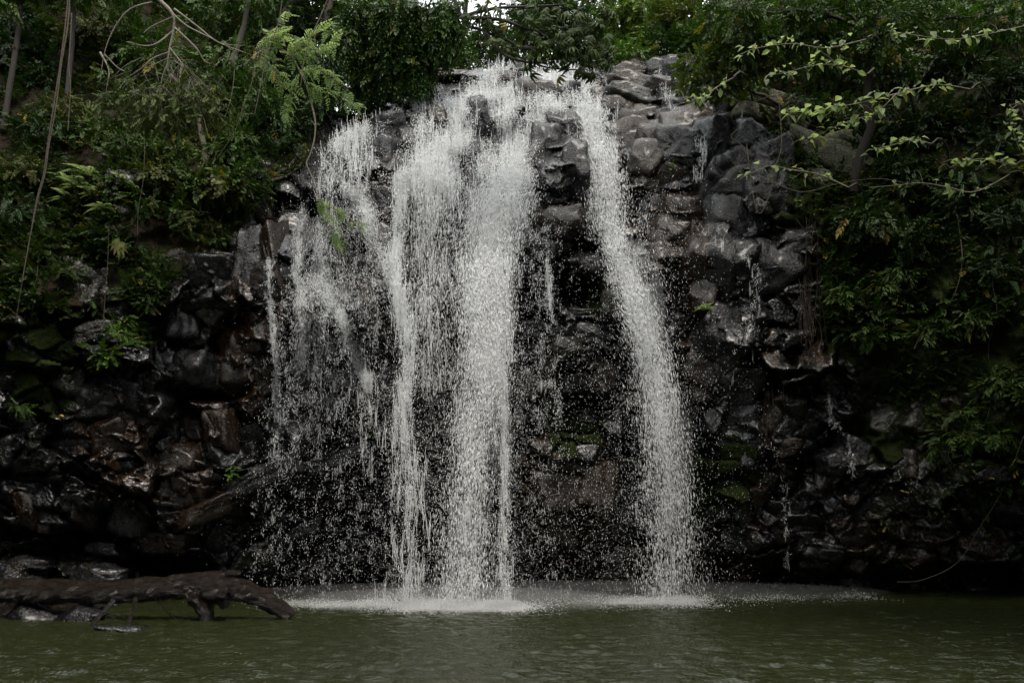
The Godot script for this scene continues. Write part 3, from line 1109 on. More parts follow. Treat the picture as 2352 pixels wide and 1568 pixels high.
# ------------------------------------------------------------------ the steep planted bank
const BESIDE := [[110, 330, "beside the twin hanging lianas"], [50, 80, "at the dark top of the bank"], [370, 210, "under the drooping pale-branched tree"], [270, 80, "behind the crown of the pale-branched tree"], [200, 440, "next to the arching ferns"], [570, 130, "among the slender leaning trunks"], [720, 160, "behind the feathery branch"], [650, 380, "above the winding bare roots"], [280, 540, "over the withered hanging frond"], [480, 420, "at the edge of the wet wall"], [560, 270, "below the slender leaning trunks"], [1960, 280, "around the dark leaning trunk"], [2200, 420, "under the lichen-covered bough"], [2310, 230, "behind the drooping sprig"], [1820, 260, "beside the lichen-spotted boulders"], [2120, 600, "among the looping vines"], [2280, 1000, "low on the wall near the pool"], [1930, 690, "beside the beard of hanging roots"], [2180, 780, "under the looping vines"], [1690, 120, "over the top of the tower of blocks"], [2060, 60, "in front of the dark leaning trunk"], [2250, 60, "above the drooping sprig"], [350, 640, "beside the creepers on the wet wall"], [50, 930, "beside the mossy foot of the wall"], [600, 440, "under the winding bare roots"], [1450, 140, "under the bright young tree"], [1060, 130, "under the curtain of creepers"], [1350, 110, "behind the overhanging branch"], [1600, 80, "behind the tower of blocks"]]
const LEAVES := {"heart": "heart-leaved", "broad": "broad-leaved", "long": "long-leaved", "small": "small-leaved", "hang": "trailing"}


func told_apart(kind: String, twig: String, tint: Color, qx: float, qy: float) -> String:
	var best := 1e9
	var words := ""
	for b in BESIDE:
		var r := Vector2(qx - b[0], qy - b[1]).length()
		if r < best:
			best = r
			words = b[2]
	var tone := "dark" if tint.g < 0.06 else "olive" if tint.r > 0.8 * tint.g else "bright" if tint.g > 0.12 else "green"
	return "%s %s %s %s" % [tone, LEAVES[twig], kind, words]


func bank_point(qx: float, qy: float, out := 0.0) -> Vector3:
	return PQ(qx, qy, depth_at(qx * Q, qy * Q) - out)


func shrub(called: String, label: String, group: String, qx: float, qy: float, rx: float, ry: float, n: int, twig: String, mat: String, tint: Color, out := 0.35, size := 1.0, bark := "bark") -> Node3D:
	var d := depth_at(qx * Q, qy * Q) - out
	var m := d / FOCAL * Q
	var base := bank_point(qx, qy + ry * 0.6, -0.05)
	var t := thing(called, told_apart(label, twig, tint, qx, qy) if not " " in label else label, "shrub", base, group)
	var centre := PQ(qx, qy, d)
	for k in 3:
		limb("stem", t, bent(base, centre + Vector3(rng.randf_range(-0.7, 0.7) * rx, rng.randf_range(0.0, 0.7) * ry, 0) * m, Vector3(0, 0, 0.1), 5, 0.12), 0.022, 0.006, bark, 4)
	var clumps := []
	for k in 4:
		clumps.append([centre + Vector3(rng.randf_range(-0.5, 0.5) * rx * m, rng.randf_range(-0.5, 0.5) * ry * m, rng.randf_range(-0.2, 0.2)), Vector3(rx * m * 0.65, ry * m * 0.65, 0.45), n / 4])
	foliage("foliage", t, twig, mat, clumps, tint, size, 0.35, -0.3)
	return t


func fern(label: String, group: String, at: Vector3, fronds: int, size: float, tint: Color, hang := 0.0) -> void:
	var t := thing("fern", label, "fern", at, group)
	for k in fronds:
		var a := PI * (0.05 + 0.9 * (k + rng.randf_range(0.2, 0.8)) / fronds)
		var dir := Vector3(cos(a), sin(a) * 0.75 - hang, 0.75).normalized()
		var o := MeshInstance3D.new()
		o.name = "frond"
		o.mesh = twigs.frond
		var mat: StandardMaterial3D = fern_mat(tint, k % 2)
		o.material_override = mat
		o.basis = facing(dir, rng.randfn() * 0.2, size * rng.randf_range(0.75, 1.2))
		t.add_child(o, true)


var fern_mats := {}


func fern_mat(tint: Color, k: int) -> StandardMaterial3D:
	var key := "%s%d" % [tint, k]
	if not fern_mats.has(key):
		var m := StandardMaterial3D.new()
		m.albedo_color = Color(tint.r, tint.g, tint.b).linear_to_srgb() * (1.0 if k == 0 else 0.86)
		m.roughness = 0.5
		m.metallic_specular = 0.36
		m.backlight_enabled = true
		m.backlight = Color(0.62, 0.7, 0.42)
		fern_mats[key] = m
	return fern_mats[key]


func liana(called: String, label: String, pts: Array, r: float, mat: String, group := "") -> Node3D:
	var t := thing(called, label, "vine", pts[0], group)
	limb("stem", t, smooth_path(pts, 6), r, r * 0.7, mat, 5)
	return t


func ground_cover(called: String, label: String, twig: String, tint: Color, n: int, area: Array, size: float, want_rock := 0.5) -> void:
	var holder := Node3D.new()
	holder.name = numbered(called)
	add_child(holder)
	tag(holder, label, "undergrowth", "", "stuff")
	var where := []
	var tints := []
	var tries := 0
	while where.size() < n and tries < n * 6:
		tries += 1
		var px := rng.randf_range(area[0], area[2])
		var py := rng.randf_range(area[1], area[3])
		if rockiness(px, py) > want_rock:
			continue
		var p := P(px, py, depth_at(px, py))
		if n_patch.get_noise_3d(p.x * 1.5, p.y * 1.5, 3.0) < -0.10:
			continue
		var dir := Vector3(rng.randfn() * 0.8, rng.randf_range(-0.7, 0.7), 0.8).normalized()
		where.append(Transform3D(facing(dir, rng.randfn() * 0.6, size * rng.randf_range(0.6, 1.3)), p))
		tints.append(leaf_tint(tint, 0.03))
	scatter("foliage", twigs[twig], mats.leaf, where, tints, holder)


func build_bank_left() -> void:
	rng.seed = 61
	ground_cover("undergrowth", "small-leaved undergrowth covering the steep earth bank", "small", UNDERGROWTH, 5200, [-60, -20, 330, 320], 1.0)
	ground_cover("creeping_plants", "mixed broad-leaved ground plants on the earth bank", "broad", GROUND_LEAF, 2000, [-60, -20, 330, 310], 0.8)
	# trees of the bank
	var trunks := [[[575, -30], [560, 60], [530, 150], [500, 260], 0.10, "bark", "slender tree rooted under the shrubs above the wet wall"], [[690, -40], [640, 60], [600, 110], [560, 220], 0.16, "bark", "stout tree leaning towards the falls behind the feathery branch"], [[770, -30], [740, 60], [690, 110], [640, 190], 0.12, "bark", "leaning tree beside the curtain of creepers"], [[52, -40], [40, 90], [22, 200], [8, 300], 0.09, "bark_dark", "dark thin tree beyond the twin hanging lianas"], [[455, 250], [462, 300], [470, 340], [475, 380], 0.09, "bark", "short bare trunk under the drooping pale-branched tree"], [[170, -40], [168, 60], [160, 160], [150, 260], 0.08, "bark_dark", "dark thin tree close beside the twin hanging lianas"]]
	for e in trunks:
		var d := depth_at(e[3][0] * Q, e[3][1] * Q)
		var pts := []
		for k in 4:
			pts.append(PQ(e[3 - k][0], e[3 - k][1], d - 0.1 + 0.25 * k))
		var base: Vector3 = pts[0]
		var t := thing("bank_tree", e[6], "tree", base, "slender trees on the bank")
		limb("trunk", t, smooth_path(pts, 5), e[4], e[4] * 0.7, e[5], 8)
		var top: Vector3 = pts[3]
		var cl := []
		for j in 5:
			var cen: Vector3 = top + Vector3(rng.randf_range(-1.3, 1.3), rng.randf_range(-0.8, 1.8), rng.randf_range(-0.6, 0.6))
			limb("branch", t, bent(pts[2].lerp(top, 0.6), cen, Vector3(0, 0.2, 0), 5, 0.15), e[4] * 0.4, 0.01, e[5], 4)
			cl.append([cen, Vector3(0.8, 0.5, 0.6), 80])
		foliage("crown", t, "broad", "leaf", cl, [DEEP, GREEN][rng.randi() % 2], 1.0, 0.5)
	# the pale twiggy tree that droops over the bank
	var base := bank_point(470, 380, 0.0)
	var dw := 21.4
	var dt := thing("drooping_tree", "bare-branched pale tree drooping over the bank with thin leafy twigs", "tree", base)
	var limbs := [[[340, -20], [370, 5], [395, 30], [400, 62], [390, 110], [385, 150], [395, 200]], [[350, 5], [300, 20], [265, 60], [240, 120], [230, 190]], [[400, 20], [440, 50], [490, 90], [520, 105], [575, 125], [610, 135]], [[395, 30], [430, 60], [480, 85], [510, 100], [560, 105]], [[398, 70], [360, 100], [330, 105], [290, 95]], [[388, 120], [350, 135], [320, 160], [280, 185]], [[395, 40], [350, 60], [330, 75]], [[390, 110], [420, 150], [440, 190], [450, 220]], [[388, 140], [370, 190], [350, 240], [320, 280]], [[392, 170], [430, 210], [470, 230], [500, 260]], [[230, 120], [250, 160], [245, 200], [240, 240]], [[240, 125], [270, 155], [290, 165]], [[385, 150], [372, 180], [368, 220]], [[400, 62], [450, 110], [470, 140], [500, 150]], [[420, 150], [410, 190], [400, 230]]]
	for l in limbs:
		var pts := []
		for e in l:
			pts.append(PQ(e[0], e[1], dw + 0.25 * n_mid.get_noise_2d(e[0] * 0.07, e[1] * 0.07)))
		var r0 := 0.055 if l == limbs[0] else 0.026
		limb("branch", dt, smooth_path(pts, 4), r0, 0.006, "bark_pale", 5)
	for k in 90:
		var from := Vector2(rng.randf_range(300, 450), rng.randf_range(130, 220))
		var dirq := Vector2(rng.randf_range(-90, 100), rng.randf_range(30, 110))
		limb("twig", dt, bent(PQ(from.x, from.y, dw + rng.randf_range(-0.3, 0.3)), PQ(from.x + dirq.x, from.y + dirq.y, dw + rng.randf_range(-0.4, 0.4)), Vector3(0, 0.08, 0), 4, 0.08), 0.007, 0.003, "bark_pale", 3)
	var dc := []
	for e in [[370, 235, 120, 40, 170], [300, 220, 70, 40, 90], [440, 240, 80, 46, 120], [500, 250, 50, 40, 60], [240, 250, 50, 40, 60], [380, 280, 90, 34, 90], [520, 120, 50, 30, 40], [610, 140, 40, 20, 30], [470, 180, 50, 30, 50], [260, 180, 40, 24, 30]]:
		dc.append([PQ(e[0], e[1], dw), Vector3(e[2], e[3], 50) * (dw / FOCAL * Q), e[4]])
	foliage("foliage", dt, "small", "leaf", dc, Color(0.066, 0.098, 0.018), 0.85, 0.7, -0.35)
	# shrubs on the bank
	for e in [[60, 130, 60, 60, DEEP, "heart"], [40, 60, 50, 50, DEEP, "broad"], [100, 170, 60, 40, DEEP, "broad"], [210, 60, 60, 50, OLIVE, "broad"], [300, 90, 50, 40, GREEN, "broad"], [480, 60, 50, 50, GREEN, "broad"], [590, 90, 60, 50, GREEN, "long"], [560, 30, 60, 40, DEEP, "broad"], [640, 190, 60, 60, DEEP, "long"], [560, 230, 60, 50, GREEN, "broad"], [620, 270, 50, 50, DEEP, "long"], [480, 300, 60, 40, OLIVE, "broad"], [230, 300, 60, 40, GREEN, "small"], [160, 250, 50, 40, OLIVE, "small"], [90, 300, 60, 40, DEEP, "small"], [300, 330, 50, 40, GREEN, "small"], [400, 350, 50, 40, GREEN, "broad"], [530, 350, 60, 50, GREEN, "long"], [590, 330, 40, 40, DEEP, "broad"], [430, 420, 60, 40, GREEN, "broad"], [360, 400, 40, 40, OLIVE, "broad"], [500, 430, 50, 40, OLIVE, "heart"], [540, 410, 50, 40, GREEN, "broad"], [420, 500, 50, 40, GREEN, "small"], [480, 510, 50, 40, OLIVE, "small"], [330, 470, 40, 40, GREEN, "small"], [60, 390, 50, 40, OLIVE, "small"], [40, 470, 40, 40, DEEP, "small"], [720, 60, 50, 50, DEEP, "broad"], [760, 140, 50, 50, DEEP, "hang"], [700, 200, 40, 40, DEEP, "hang"], [640, 30, 50, 40, DEEP, "broad"]]:
		shrub("bank_shrub", "shrub", "leafy shrubs on the steep bank", e[0], e[1], e[2], e[3], int(e[2] * e[3] * 0.045), e[5], "leaf", e[4], 0.4, 1.0)
	# ferns
	for e in [[180, 430, 7, 0.9], [205, 405, 7, 1.0], [160, 460, 6, 0.9], [225, 450, 6, 0.8], [280, 420, 5, 0.9], [300, 440, 5, 0.8], [150, 420, 6, 0.8], [240, 480, 5, 0.7], [350, 345, 4, 0.7], [470, 360, 6, 0.6], [500, 400, 5, 0.7]]:
		fern("green fern with long arching fronds on the earth bank", "ferns on the earth bank", bank_point(e[0], e[1], 0.1), e[2], e[3] * 0.8, FERN, 0.35)
	# plants that grow down over the rock below the bank
	for e in [[355, 645, 30, 60], [375, 600, 26, 30], [345, 690, 24, 30], [220, 700, 6, 12], [160, 620, 26, 16], [40, 935, 24, 14], [500, 560, 40, 16], [590, 430, 30, 60], [220, 630, 20, 20]]:
		shrub("ledge_plant", "plant", "plants on the rock ledges", e[0], e[1], e[2], e[3], int(e[2] * e[3] * 0.10) + 14, "small", "leaf", GREEN, 0.15, 0.8)
	for e in [[270, 770, 34, 16], [290, 745, 36, 18], [250, 815, 30, 24], [240, 850, 22, 24], [300, 780, 26, 14], [330, 752, 18, 12]]:
		shrub("climbing_plant", "bright leafy creeper trailing down the wet wall", "creepers on the wet wall", e[0], e[1], e[2], e[3], int(e[2] * e[3] * 0.12), "small", "leaf", FRESH, 0.12, 0.9)
	# hanging withered palm-like leaf
	var wl := bank_point(275, 545, 0.25)
	var wt := thing("withered_leaf", "withered yellow-green frond hanging from the bank", "leaf", wl)
	limb("stalk", wt, [wl + Vector3(-0.25, 0.35, -0.2), wl + Vector3(-0.1, 0.2, 0), wl], 0.012, 0.008, "liana", 4)
	for k in 7:
		var s := Shape.new()
		var a := lerpf(-0.9, 0.9, k / 6.0)
		s.leaf(Vector3(0, -0.05 * k * 0.3, 0), Vector3(sin(a), -cos(a), 0.15).normalized(), Vector3(0, 0.2, 1), 0.5 - 0.18 * absf(a), 0.10, 0.1, 0.1)
		part("leaflet", s.mesh(), fern_mat([Color(0.16, 0.20, 0.05), Color(0.20, 0.12, 0.06)][1 if k % 3 == 2 else 0], 0), wt)
	# lianas
	var two := thing("hanging_liana", "pair of twisted pale lianas hanging the height of the bank", "vine", PQ(158, -20, 21.0))
	for side in [0.0, 1.0]:
		var pts := []
		for e in [[158, -20], [150, 60], [138, 150], [124, 240], [110, 330], [100, 400], [84, 460], [70, 540], [52, 640], [36, 740]]:
			var sep: float = 4.0 * side * (1.0 + 0.4 * sin(e[1] * 0.03)) if e[1] < 420 else 7.0 * side * maxf(0.0, 1.0 - (e[1] - 420) / 60.0)
			pts.append(PQ(e[0] + sep, e[1], minf(20.9, depth_at(e[0] * Q, e[1] * Q) - 0.12)))
		limb("stem", two, smooth_path(pts, 5), 0.018, 0.011, "liana", 5)
	for e in [[[165, 30], [162, 90], [158, 150], [162, 200], [156, 300], 0.014], [[540, 130], [535, 200], [520, 260], [490, 330], [470, 390], 0.012], [[600, 100], [575, 200], [560, 240], [540, 300], [500, 360], 0.010], [[250, 520], [248, 590], [244, 650], [240, 700], [236, 760], 0.008], [[650, -20], [640, 50], [612, 130], [600, 190], [585, 260], 0.012], [[330, 300], [332, 350], [328, 420], [318, 480], [316, 540], 0.009], [[92, 560], [86, 620], [78, 690], [70, 740], [66, 800], 0.008], [[760, -20], [735, 40], [712, 90], [700, 130], [690, 200], 0.014]]:
		var pts := []
		for k in 5:
			pts.append(PQ(e[k][0], e[k][1], minf(22.6, depth_at(e[k][0] * Q, e[k][1] * Q) - 0.08)))
		liana("vine", "thin woody vine hanging down the bank", pts, e[5], "liana", "thin vines on the bank")
	# bare roots on the earth
	for e in [[[360, 300], [385, 310], [410, 322], [420, 335], [400, 350]], [[410, 330], [395, 370], [385, 420], [380, 470], [385, 500]], [[280, 260], [270, 275], [250, 280], [240, 300], [270, 310]], [[470, 335], [478, 360], [490, 390], [488, 400], [480, 420]], [[150, 420], [190, 405], [220, 400], [250, 390], [260, 380]], [[310, 410], [340, 395], [370, 385], [400, 375], [420, 360]], [[620, 390], [640, 370], [650, 350], [660, 330], [690, 320]], [[600, 420], [640, 410], [665, 400], [690, 380], [700, 350]], [[630, 400], [660, 385], [680, 360], [690, 340], [700, 330]], [[560, 420], [600, 440], [640, 450], [650, 480], [655, 520]], [[420, 460], [450, 470], [480, 480], [510, 500], [520, 520]]]:
		var pts := []
		for k in 5:
			pts.append(bank_point(e[k][0], e[k][1], 0.06))
		liana("bare_root", "bare woody root winding over the earth bank", pts, rng.randf_range(0.03, 0.06), "root", "bare roots on the earth bank").set_meta("category", "root")
	# branches with feathery leaves reaching towards the falls
	var fb := PQ(560, 180, 23.4)
	var ft := thing("feathery_branch", "arching pale branch with feathery leaves beside the falls", "branch", fb)
	var df := 23.0
	var arch := [[560, 150], [600, 118], [640, 112], [668, 130], [690, 165], [705, 200], [716, 240], [724, 280], [722, 320], [712, 355], [704, 375], [714, 400], [724, 430], [735, 470]]
	var ap := []
	for e in arch:
		ap.append(PQ(e[0], e[1], df))
	limb("branch", ft, smooth_path(ap, 4), 0.03, 0.012, "bark_pale", 6)
	var shoots := [[[668, 130], [700, 120], [740, 110], [770, 100]], [[690, 165], [730, 160], [770, 185], [810, 215]], [[640, 112], [630, 90], [650, 60], [665, 20]], [[668, 130], [680, 100], [720, 80], [760, 60]], [[700, 190], [740, 210], [790, 230], [830, 250]], [[690, 170], [670, 210], [660, 240], [655, 270]], [[735, 470], [770, 480], [800, 500], [830, 520]], [[735, 455], [750, 500], [770, 540], [775, 560]], [[620, 112], [610, 140], [640, 170], [655, 200]], [[600, 100], [640, 80], [690, 90], [720, 130]]]
	var fw := []
	var ftint := []
	for l in shoots:
		var pts := []
		for e in l:
			pts.append(PQ(e[0], e[1], df + rng.randf_range(-0.2, 0.2)))
		var sp := smooth_path(pts, 6)
		limb("branch", ft, sp, 0.012, 0.004, "bark_pale", 4)
		for k in sp.size() - 1:
			for side in [-1.0, 1.0]:
				if rng.randf() < 0.2:
					continue
				var fwd: Vector3 = (sp[k + 1] - sp[k]).normalized()
				var dir: Vector3 = (fwd * 0.6 + Vector3(0.35 * side, -0.35 + 0.45 * side, rng.randf_range(-0.5, 0.9)) + Vector3(rng.randfn(), rng.randfn(), 0) * 0.3).normalized()
				if l[0][1] >= 440 and rng.randf() < 0.45:
					continue
				var o := MeshInstance3D.new()
				o.name = "leaf_spray"
				o.mesh = twigs.pinnate
				o.material_override = fern_mat([Color(0.040, 0.080, 0.009), Color(0.062, 0.112, 0.009), Color(0.034, 0.07, 0.009)][rng.randi() % 3], 0)
				o.transform = Transform3D(facing(dir, rng.randfn() * 0.4, rng.randf_range(0.5, 0.85)), sp[k] - fb)
				ft.add_child(o, true)
	# hanging mat of small ferns and sprigs between the branch and the rock
	for e in [[740, 250, 50, 30], [770, 200, 40, 40], [700, 280, 40, 30], [650, 330, 40, 30], [600, 400, 40, 26]]:
		shrub("bank_shrub", "shrub", "leafy shrubs on the steep bank", e[0], e[1], e[2], e[3], 70, "small", "leaf", DEEP, 0.3, 1.2)


# ------------------------------------------------------------------ the overgrown side across the falls
func build_bank_right() -> void:
	rng.seed = 83
	ground_cover("ivy_cover", "small-leaved creepers covering the shaded wall", "small", UNDERGROWTH, 3600, [700, -20, 1060, 450], 1.0)
	ground_cover("shade_plants", "broad-leaved plants on the shaded slope", "broad", GROUND_LEAF, 1800, [690, -20, 1060, 330], 0.9)
	ground_cover("wall_sprigs", "scattered sprigs on the lower shaded wall", "small", UNDERGROWTH, 700, [860, 380, 1060, 570], 0.8, 0.9)
	# the tree whose trunk and limbs show dark among the leaves
	var base := bank_point(1960, 440, 0.3)
	var cl := []
	for e in [[1780, 40, 90, 40, 130], [1900, 30, 100, 40, 150], [2040, 30, 100, 40, 140], [2180, 20, 110, 40, 150], [2310, 40, 80, 40, 110], [1700, 80, 60, 40, 90], [1850, 90, 90, 30, 100], [2000, 100, 90, 30, 90], [1680, 20, 60, 30, 80]]:
		cl.append([PQ(e[0], e[1], 24.2 + rng.randf_range(-0.6, 0.8)), Vector3(e[2], e[3], e[2]) * (24.4 / FOCAL * Q), int(e[4] * 1.2)])
	tree("dark_tree", "dark-trunked tree with spreading limbs on the shaded slope", "", base, PQ(2010, -60, 24.6), 0.14, "bark_dark", cl, "broad", "leaf", GREEN, 0.95, -0.25)
	var cl2 := []
	for e in [[1690, 150, 60, 40, 90], [1640, 190, 50, 30, 60], [1760, 130, 60, 34, 80], [1600, 150, 40, 30, 40]]:
		cl2.append([PQ(e[0], e[1], 25.2), Vector3(e[2], e[3], e[2] * 0.8) * (25.2 / FOCAL * Q), int(e[4] * 1.5)])
	var b2 := bank_point(1790, 240, 0.2)
	tree("slope_tree", "small yellow-green tree leaning over the grey blocks", "", b2, PQ(1700, 110, 25.2), 0.06, "bark", cl2, "heart", "leaf", Color(0.085, 0.12, 0.028), 0.9, -0.3)
	# tall understorey behind, its dimness put into the deep leaf tint
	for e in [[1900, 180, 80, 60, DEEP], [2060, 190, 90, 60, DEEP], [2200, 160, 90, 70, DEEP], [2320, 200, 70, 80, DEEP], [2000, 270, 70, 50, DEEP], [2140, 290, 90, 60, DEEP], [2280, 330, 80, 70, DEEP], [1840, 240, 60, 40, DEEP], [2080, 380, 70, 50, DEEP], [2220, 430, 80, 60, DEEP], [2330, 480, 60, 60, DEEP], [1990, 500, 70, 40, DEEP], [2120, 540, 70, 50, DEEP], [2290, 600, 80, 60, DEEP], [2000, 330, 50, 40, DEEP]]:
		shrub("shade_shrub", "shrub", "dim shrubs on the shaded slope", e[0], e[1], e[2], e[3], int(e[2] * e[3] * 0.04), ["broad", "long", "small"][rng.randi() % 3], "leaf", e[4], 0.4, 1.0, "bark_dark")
	for e in [[2300, 1000, 36, 26], [2190, 1000, 40, 26], [2320, 1090, 36, 30], [2200, 950, 30, 20], [2280, 880, 50, 40], [2150, 1030, 30, 20], [2050, 640, 40, 26], [2120, 760, 50, 26], [1950, 680, 40, 30], [2000, 760, 60, 26], [2240, 740, 50, 40]]:
		shrub("wall_plant", "plant", "plants in the shaded wall", e[0], e[1], e[2], e[3], int(e[2] * e[3] * 0.06), "long", "leaf", GREEN, 0.2, 0.9, "bark_dark")
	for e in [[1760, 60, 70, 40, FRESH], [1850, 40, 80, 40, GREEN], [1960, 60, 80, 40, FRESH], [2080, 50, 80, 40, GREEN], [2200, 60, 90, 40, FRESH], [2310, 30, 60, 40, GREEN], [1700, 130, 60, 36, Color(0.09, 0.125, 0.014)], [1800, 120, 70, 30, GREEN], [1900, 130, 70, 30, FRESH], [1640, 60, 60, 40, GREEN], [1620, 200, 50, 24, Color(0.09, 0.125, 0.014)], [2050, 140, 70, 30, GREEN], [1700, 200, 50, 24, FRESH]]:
		shrub("slope_shrub", "shrub", "lit shrubs high on the slope", e[0], e[1], e[2], e[3], int(e[2] * e[3] * 0.05), ["broad", "heart", "broad"][rng.randi() % 3], "leaf_gloss", e[4], 1.3, 0.95, "bark")  # light on the upper slope is painted in with lighter leaf tints
	# pale-leaved branches that reach out in front: every leaf is its own piece
	var dR := 22.0
	var sprays := [
		["long pale-leaved branch reaching over the blocks", [[2230, 205], [2150, 195], [2060, 215], [1980, 235], [1900, 250], [1850, 262], [1800, 255]], 46, 0.30],
		["pale-leaved branch drooping below the long one", [[2060, 215], [2010, 260], [1960, 275], [1920, 290], [1880, 310], [1850, 330]], 26, 0.27],
		["short pale-leaved sprig above the mossy boulder", [[2140, 330], [2100, 320], [2060, 330], [2020, 340], [1990, 345]], 16, 0.26],
		["bare lichen-covered bough with a few leaves", [[2320, 400], [2240, 440], [2180, 430], [2120, 420], [2060, 425], [2000, 430]], 9, 0.26],
		["leafy sprig over the dark hollow", [[2330, 380], [2290, 370], [2250, 365], [2210, 372], [2180, 385]], 16, 0.26],
		["yellowing sprig above the thin stream", [[1690, 175], [1640, 205], [1620, 230], [1590, 222], [1570, 230]], 16, 0.22],
		["high pale-leaved bough among the dark trees", [[2352, 60], [2260, 80], [2180, 90], [2100, 80], [2040, 70]], 24, 0.26],
		["pale sprig hanging beside the fern ledge", [[1950, 430], [1880, 400], [1820, 390], [1770, 380], [1730, 395], [1700, 410]], 12, 0.24],
		["drooping sprig at the rim of the shaded slope", [[2380, 300], [2350, 240], [2320, 260], [2330, 310], [2345, 350]], 16, 0.28],
		["leafy bough below the dark trunk", [[1990, 170], [1930, 150], [1870, 150], [1810, 165], [1760, 175]], 26, 0.22],
		["upper leafy bough over the rim", [[1990, 90], [1900, 110], [1820, 100], [1740, 110], [1700, 125]], 26, 0.22]]
	for e in sprays:
		var pts := []
		for k in e[1].size():
			pts.append(PQ(e[1][k][0], e[1][k][1], dR + 0.35 * n_mid.get_noise_2d(e[1][k][0] * 0.05, e[1][k][1] * 0.05)))
		var sp := smooth_path(pts, 6)
		# each bough is held by a stem that goes back to the slope
		var foot: Vector3 = sp[0]
		var t := thing("leafy_branch", e[0], "branch", foot)
		var root := bank_point(e[1][0][0] + 40.0, e[1][0][1] + 60.0, 0.0)
		limb("stem", t, bent(root, foot, Vector3(0, 0.3, 0.2), 6, 0.1), 0.035, 0.02, "bark", 5)
		limb("branch", t, sp, 0.02, 0.006, "bark_pale", 5)
		for k in 5:
			var at: Vector3 = sp[rng.randi_range(2, sp.size() - 2)]
			limb("twig", t, bent(at, at + Vector3(rng.randf_range(-0.5, 0.2), rng.randf_range(-0.35, 0.3), rng.randf_range(-0.2, 0.3)), Vector3(0, 0.06, 0), 4, 0.08), 0.008, 0.003, "bark_pale", 4)
		for k in int(e[2] * 1.7):
			var f := clampf(0.15 + 0.85 * (floorf(rng.randf() * 9.0) + rng.randf() * 0.5) / 9.0, 0.0, 1.0) * (sp.size() - 1)
			var at: Vector3 = sp[int(f)]
			var o := MeshInstance3D.new()
			o.name = "leaf"
			o.mesh = twigs.one_leaf
			o.material_override = fern_mat([Color(0.095, 0.125, 0.055), Color(0.08, 0.115, 0.04), Color(0.11, 0.135, 0.07), Color(0.065, 0.10, 0.022), Color(0.20, 0.17, 0.03)][4 if rng.randf() < 0.06 else rng.randi() % 4], 0)
			var dir := Vector3(rng.randf_range(-1.0, 0.6), rng.randf_range(-0.7, 0.1), rng.randf_range(-0.2, 1.0)).normalized()
			var side := Vector3(rng.randf_range(-0.14, 0.14), rng.randf_range(-0.10, 0.12), rng.randf_range(-0.15, 0.2))
			o.transform = Transform3D(facing(dir, rng.randfn() * 0.5, e[3] * rng.randf_range(0.65, 1.1)), at + side - foot)
			t.add_child(o, true)
	# twisting bare vines in front of the blocks
	for e in [[[1715, 330], [1722, 390], [1728, 440], [1745, 490], [1770, 440], [1775, 400]], [[1790, 240], [1795, 330], [1780, 380], [1740, 430], [1720, 400], [1700, 410]], [[1740, 400], [1790, 425], [1850, 440], [1930, 420], [2020, 410], [2100, 425]], [[1640, 200], [1680, 225], [1720, 235], [1780, 220], [1830, 230], [1880, 250]], [[1710, 290], [1690, 300], [1680, 315], [1700, 330], [1716, 350], [1720, 370]], [[2300, 560], [2280, 640], [2290, 720], [2270, 800], [2280, 900], [2260, 980]], [[2200, 500], [2210, 600], [2190, 680], [2150, 730], [2120, 760], [2100, 800]], [[2352, 1000], [2300, 1130], [2250, 1210], [2200, 1290], [2120, 1330], [2060, 1335]]]:
		var pts := []
		for k in 6:
			pts.append(PQ(e[k][0], e[k][1], minf(24.6, depth_at(e[k][0] * Q, e[k][1] * Q) - 0.25)))
		liana("looping_vine", "thin looping vine in front of the shaded rock", pts, 0.012, "liana", "looping vines on the shaded side")
	# a beard of hanging roots down the wall
	for k in 26:
		var qx := 1855 + rng.randfn() * 16.0
		var top := 450.0 + rng.randf_range(0, 160)
		var pts := []
		for j in 5:
			var y := top + j * rng.randf_range(50, 90)
			pts.append(PQ(qx + rng.randfn() * 7.0 + 3.0 * j, y, depth_at(qx * Q, y * Q) - 0.12))
		liana("hanging_root", "thin brown root hanging down the wall beside the falls", pts, rng.randf_range(0.006, 0.014), "root", "beard of hanging roots").set_meta("category", "root")
	for k in 14:
		var qx := 1770 + rng.randfn() * 14.0
		var pts := []
		for j in 5:
			var y := 860.0 + j * 44.0 + rng.randf_range(0, 20)
			pts.append(PQ(qx + rng.randfn() * 5.0, y, depth_at(qx * Q, y * Q) - 0.12))
		liana("hanging_root", "thin brown root hanging down the wall beside the falls", pts, rng.randf_range(0.006, 0.014), "root", "beard of hanging roots").set_meta("category", "root")


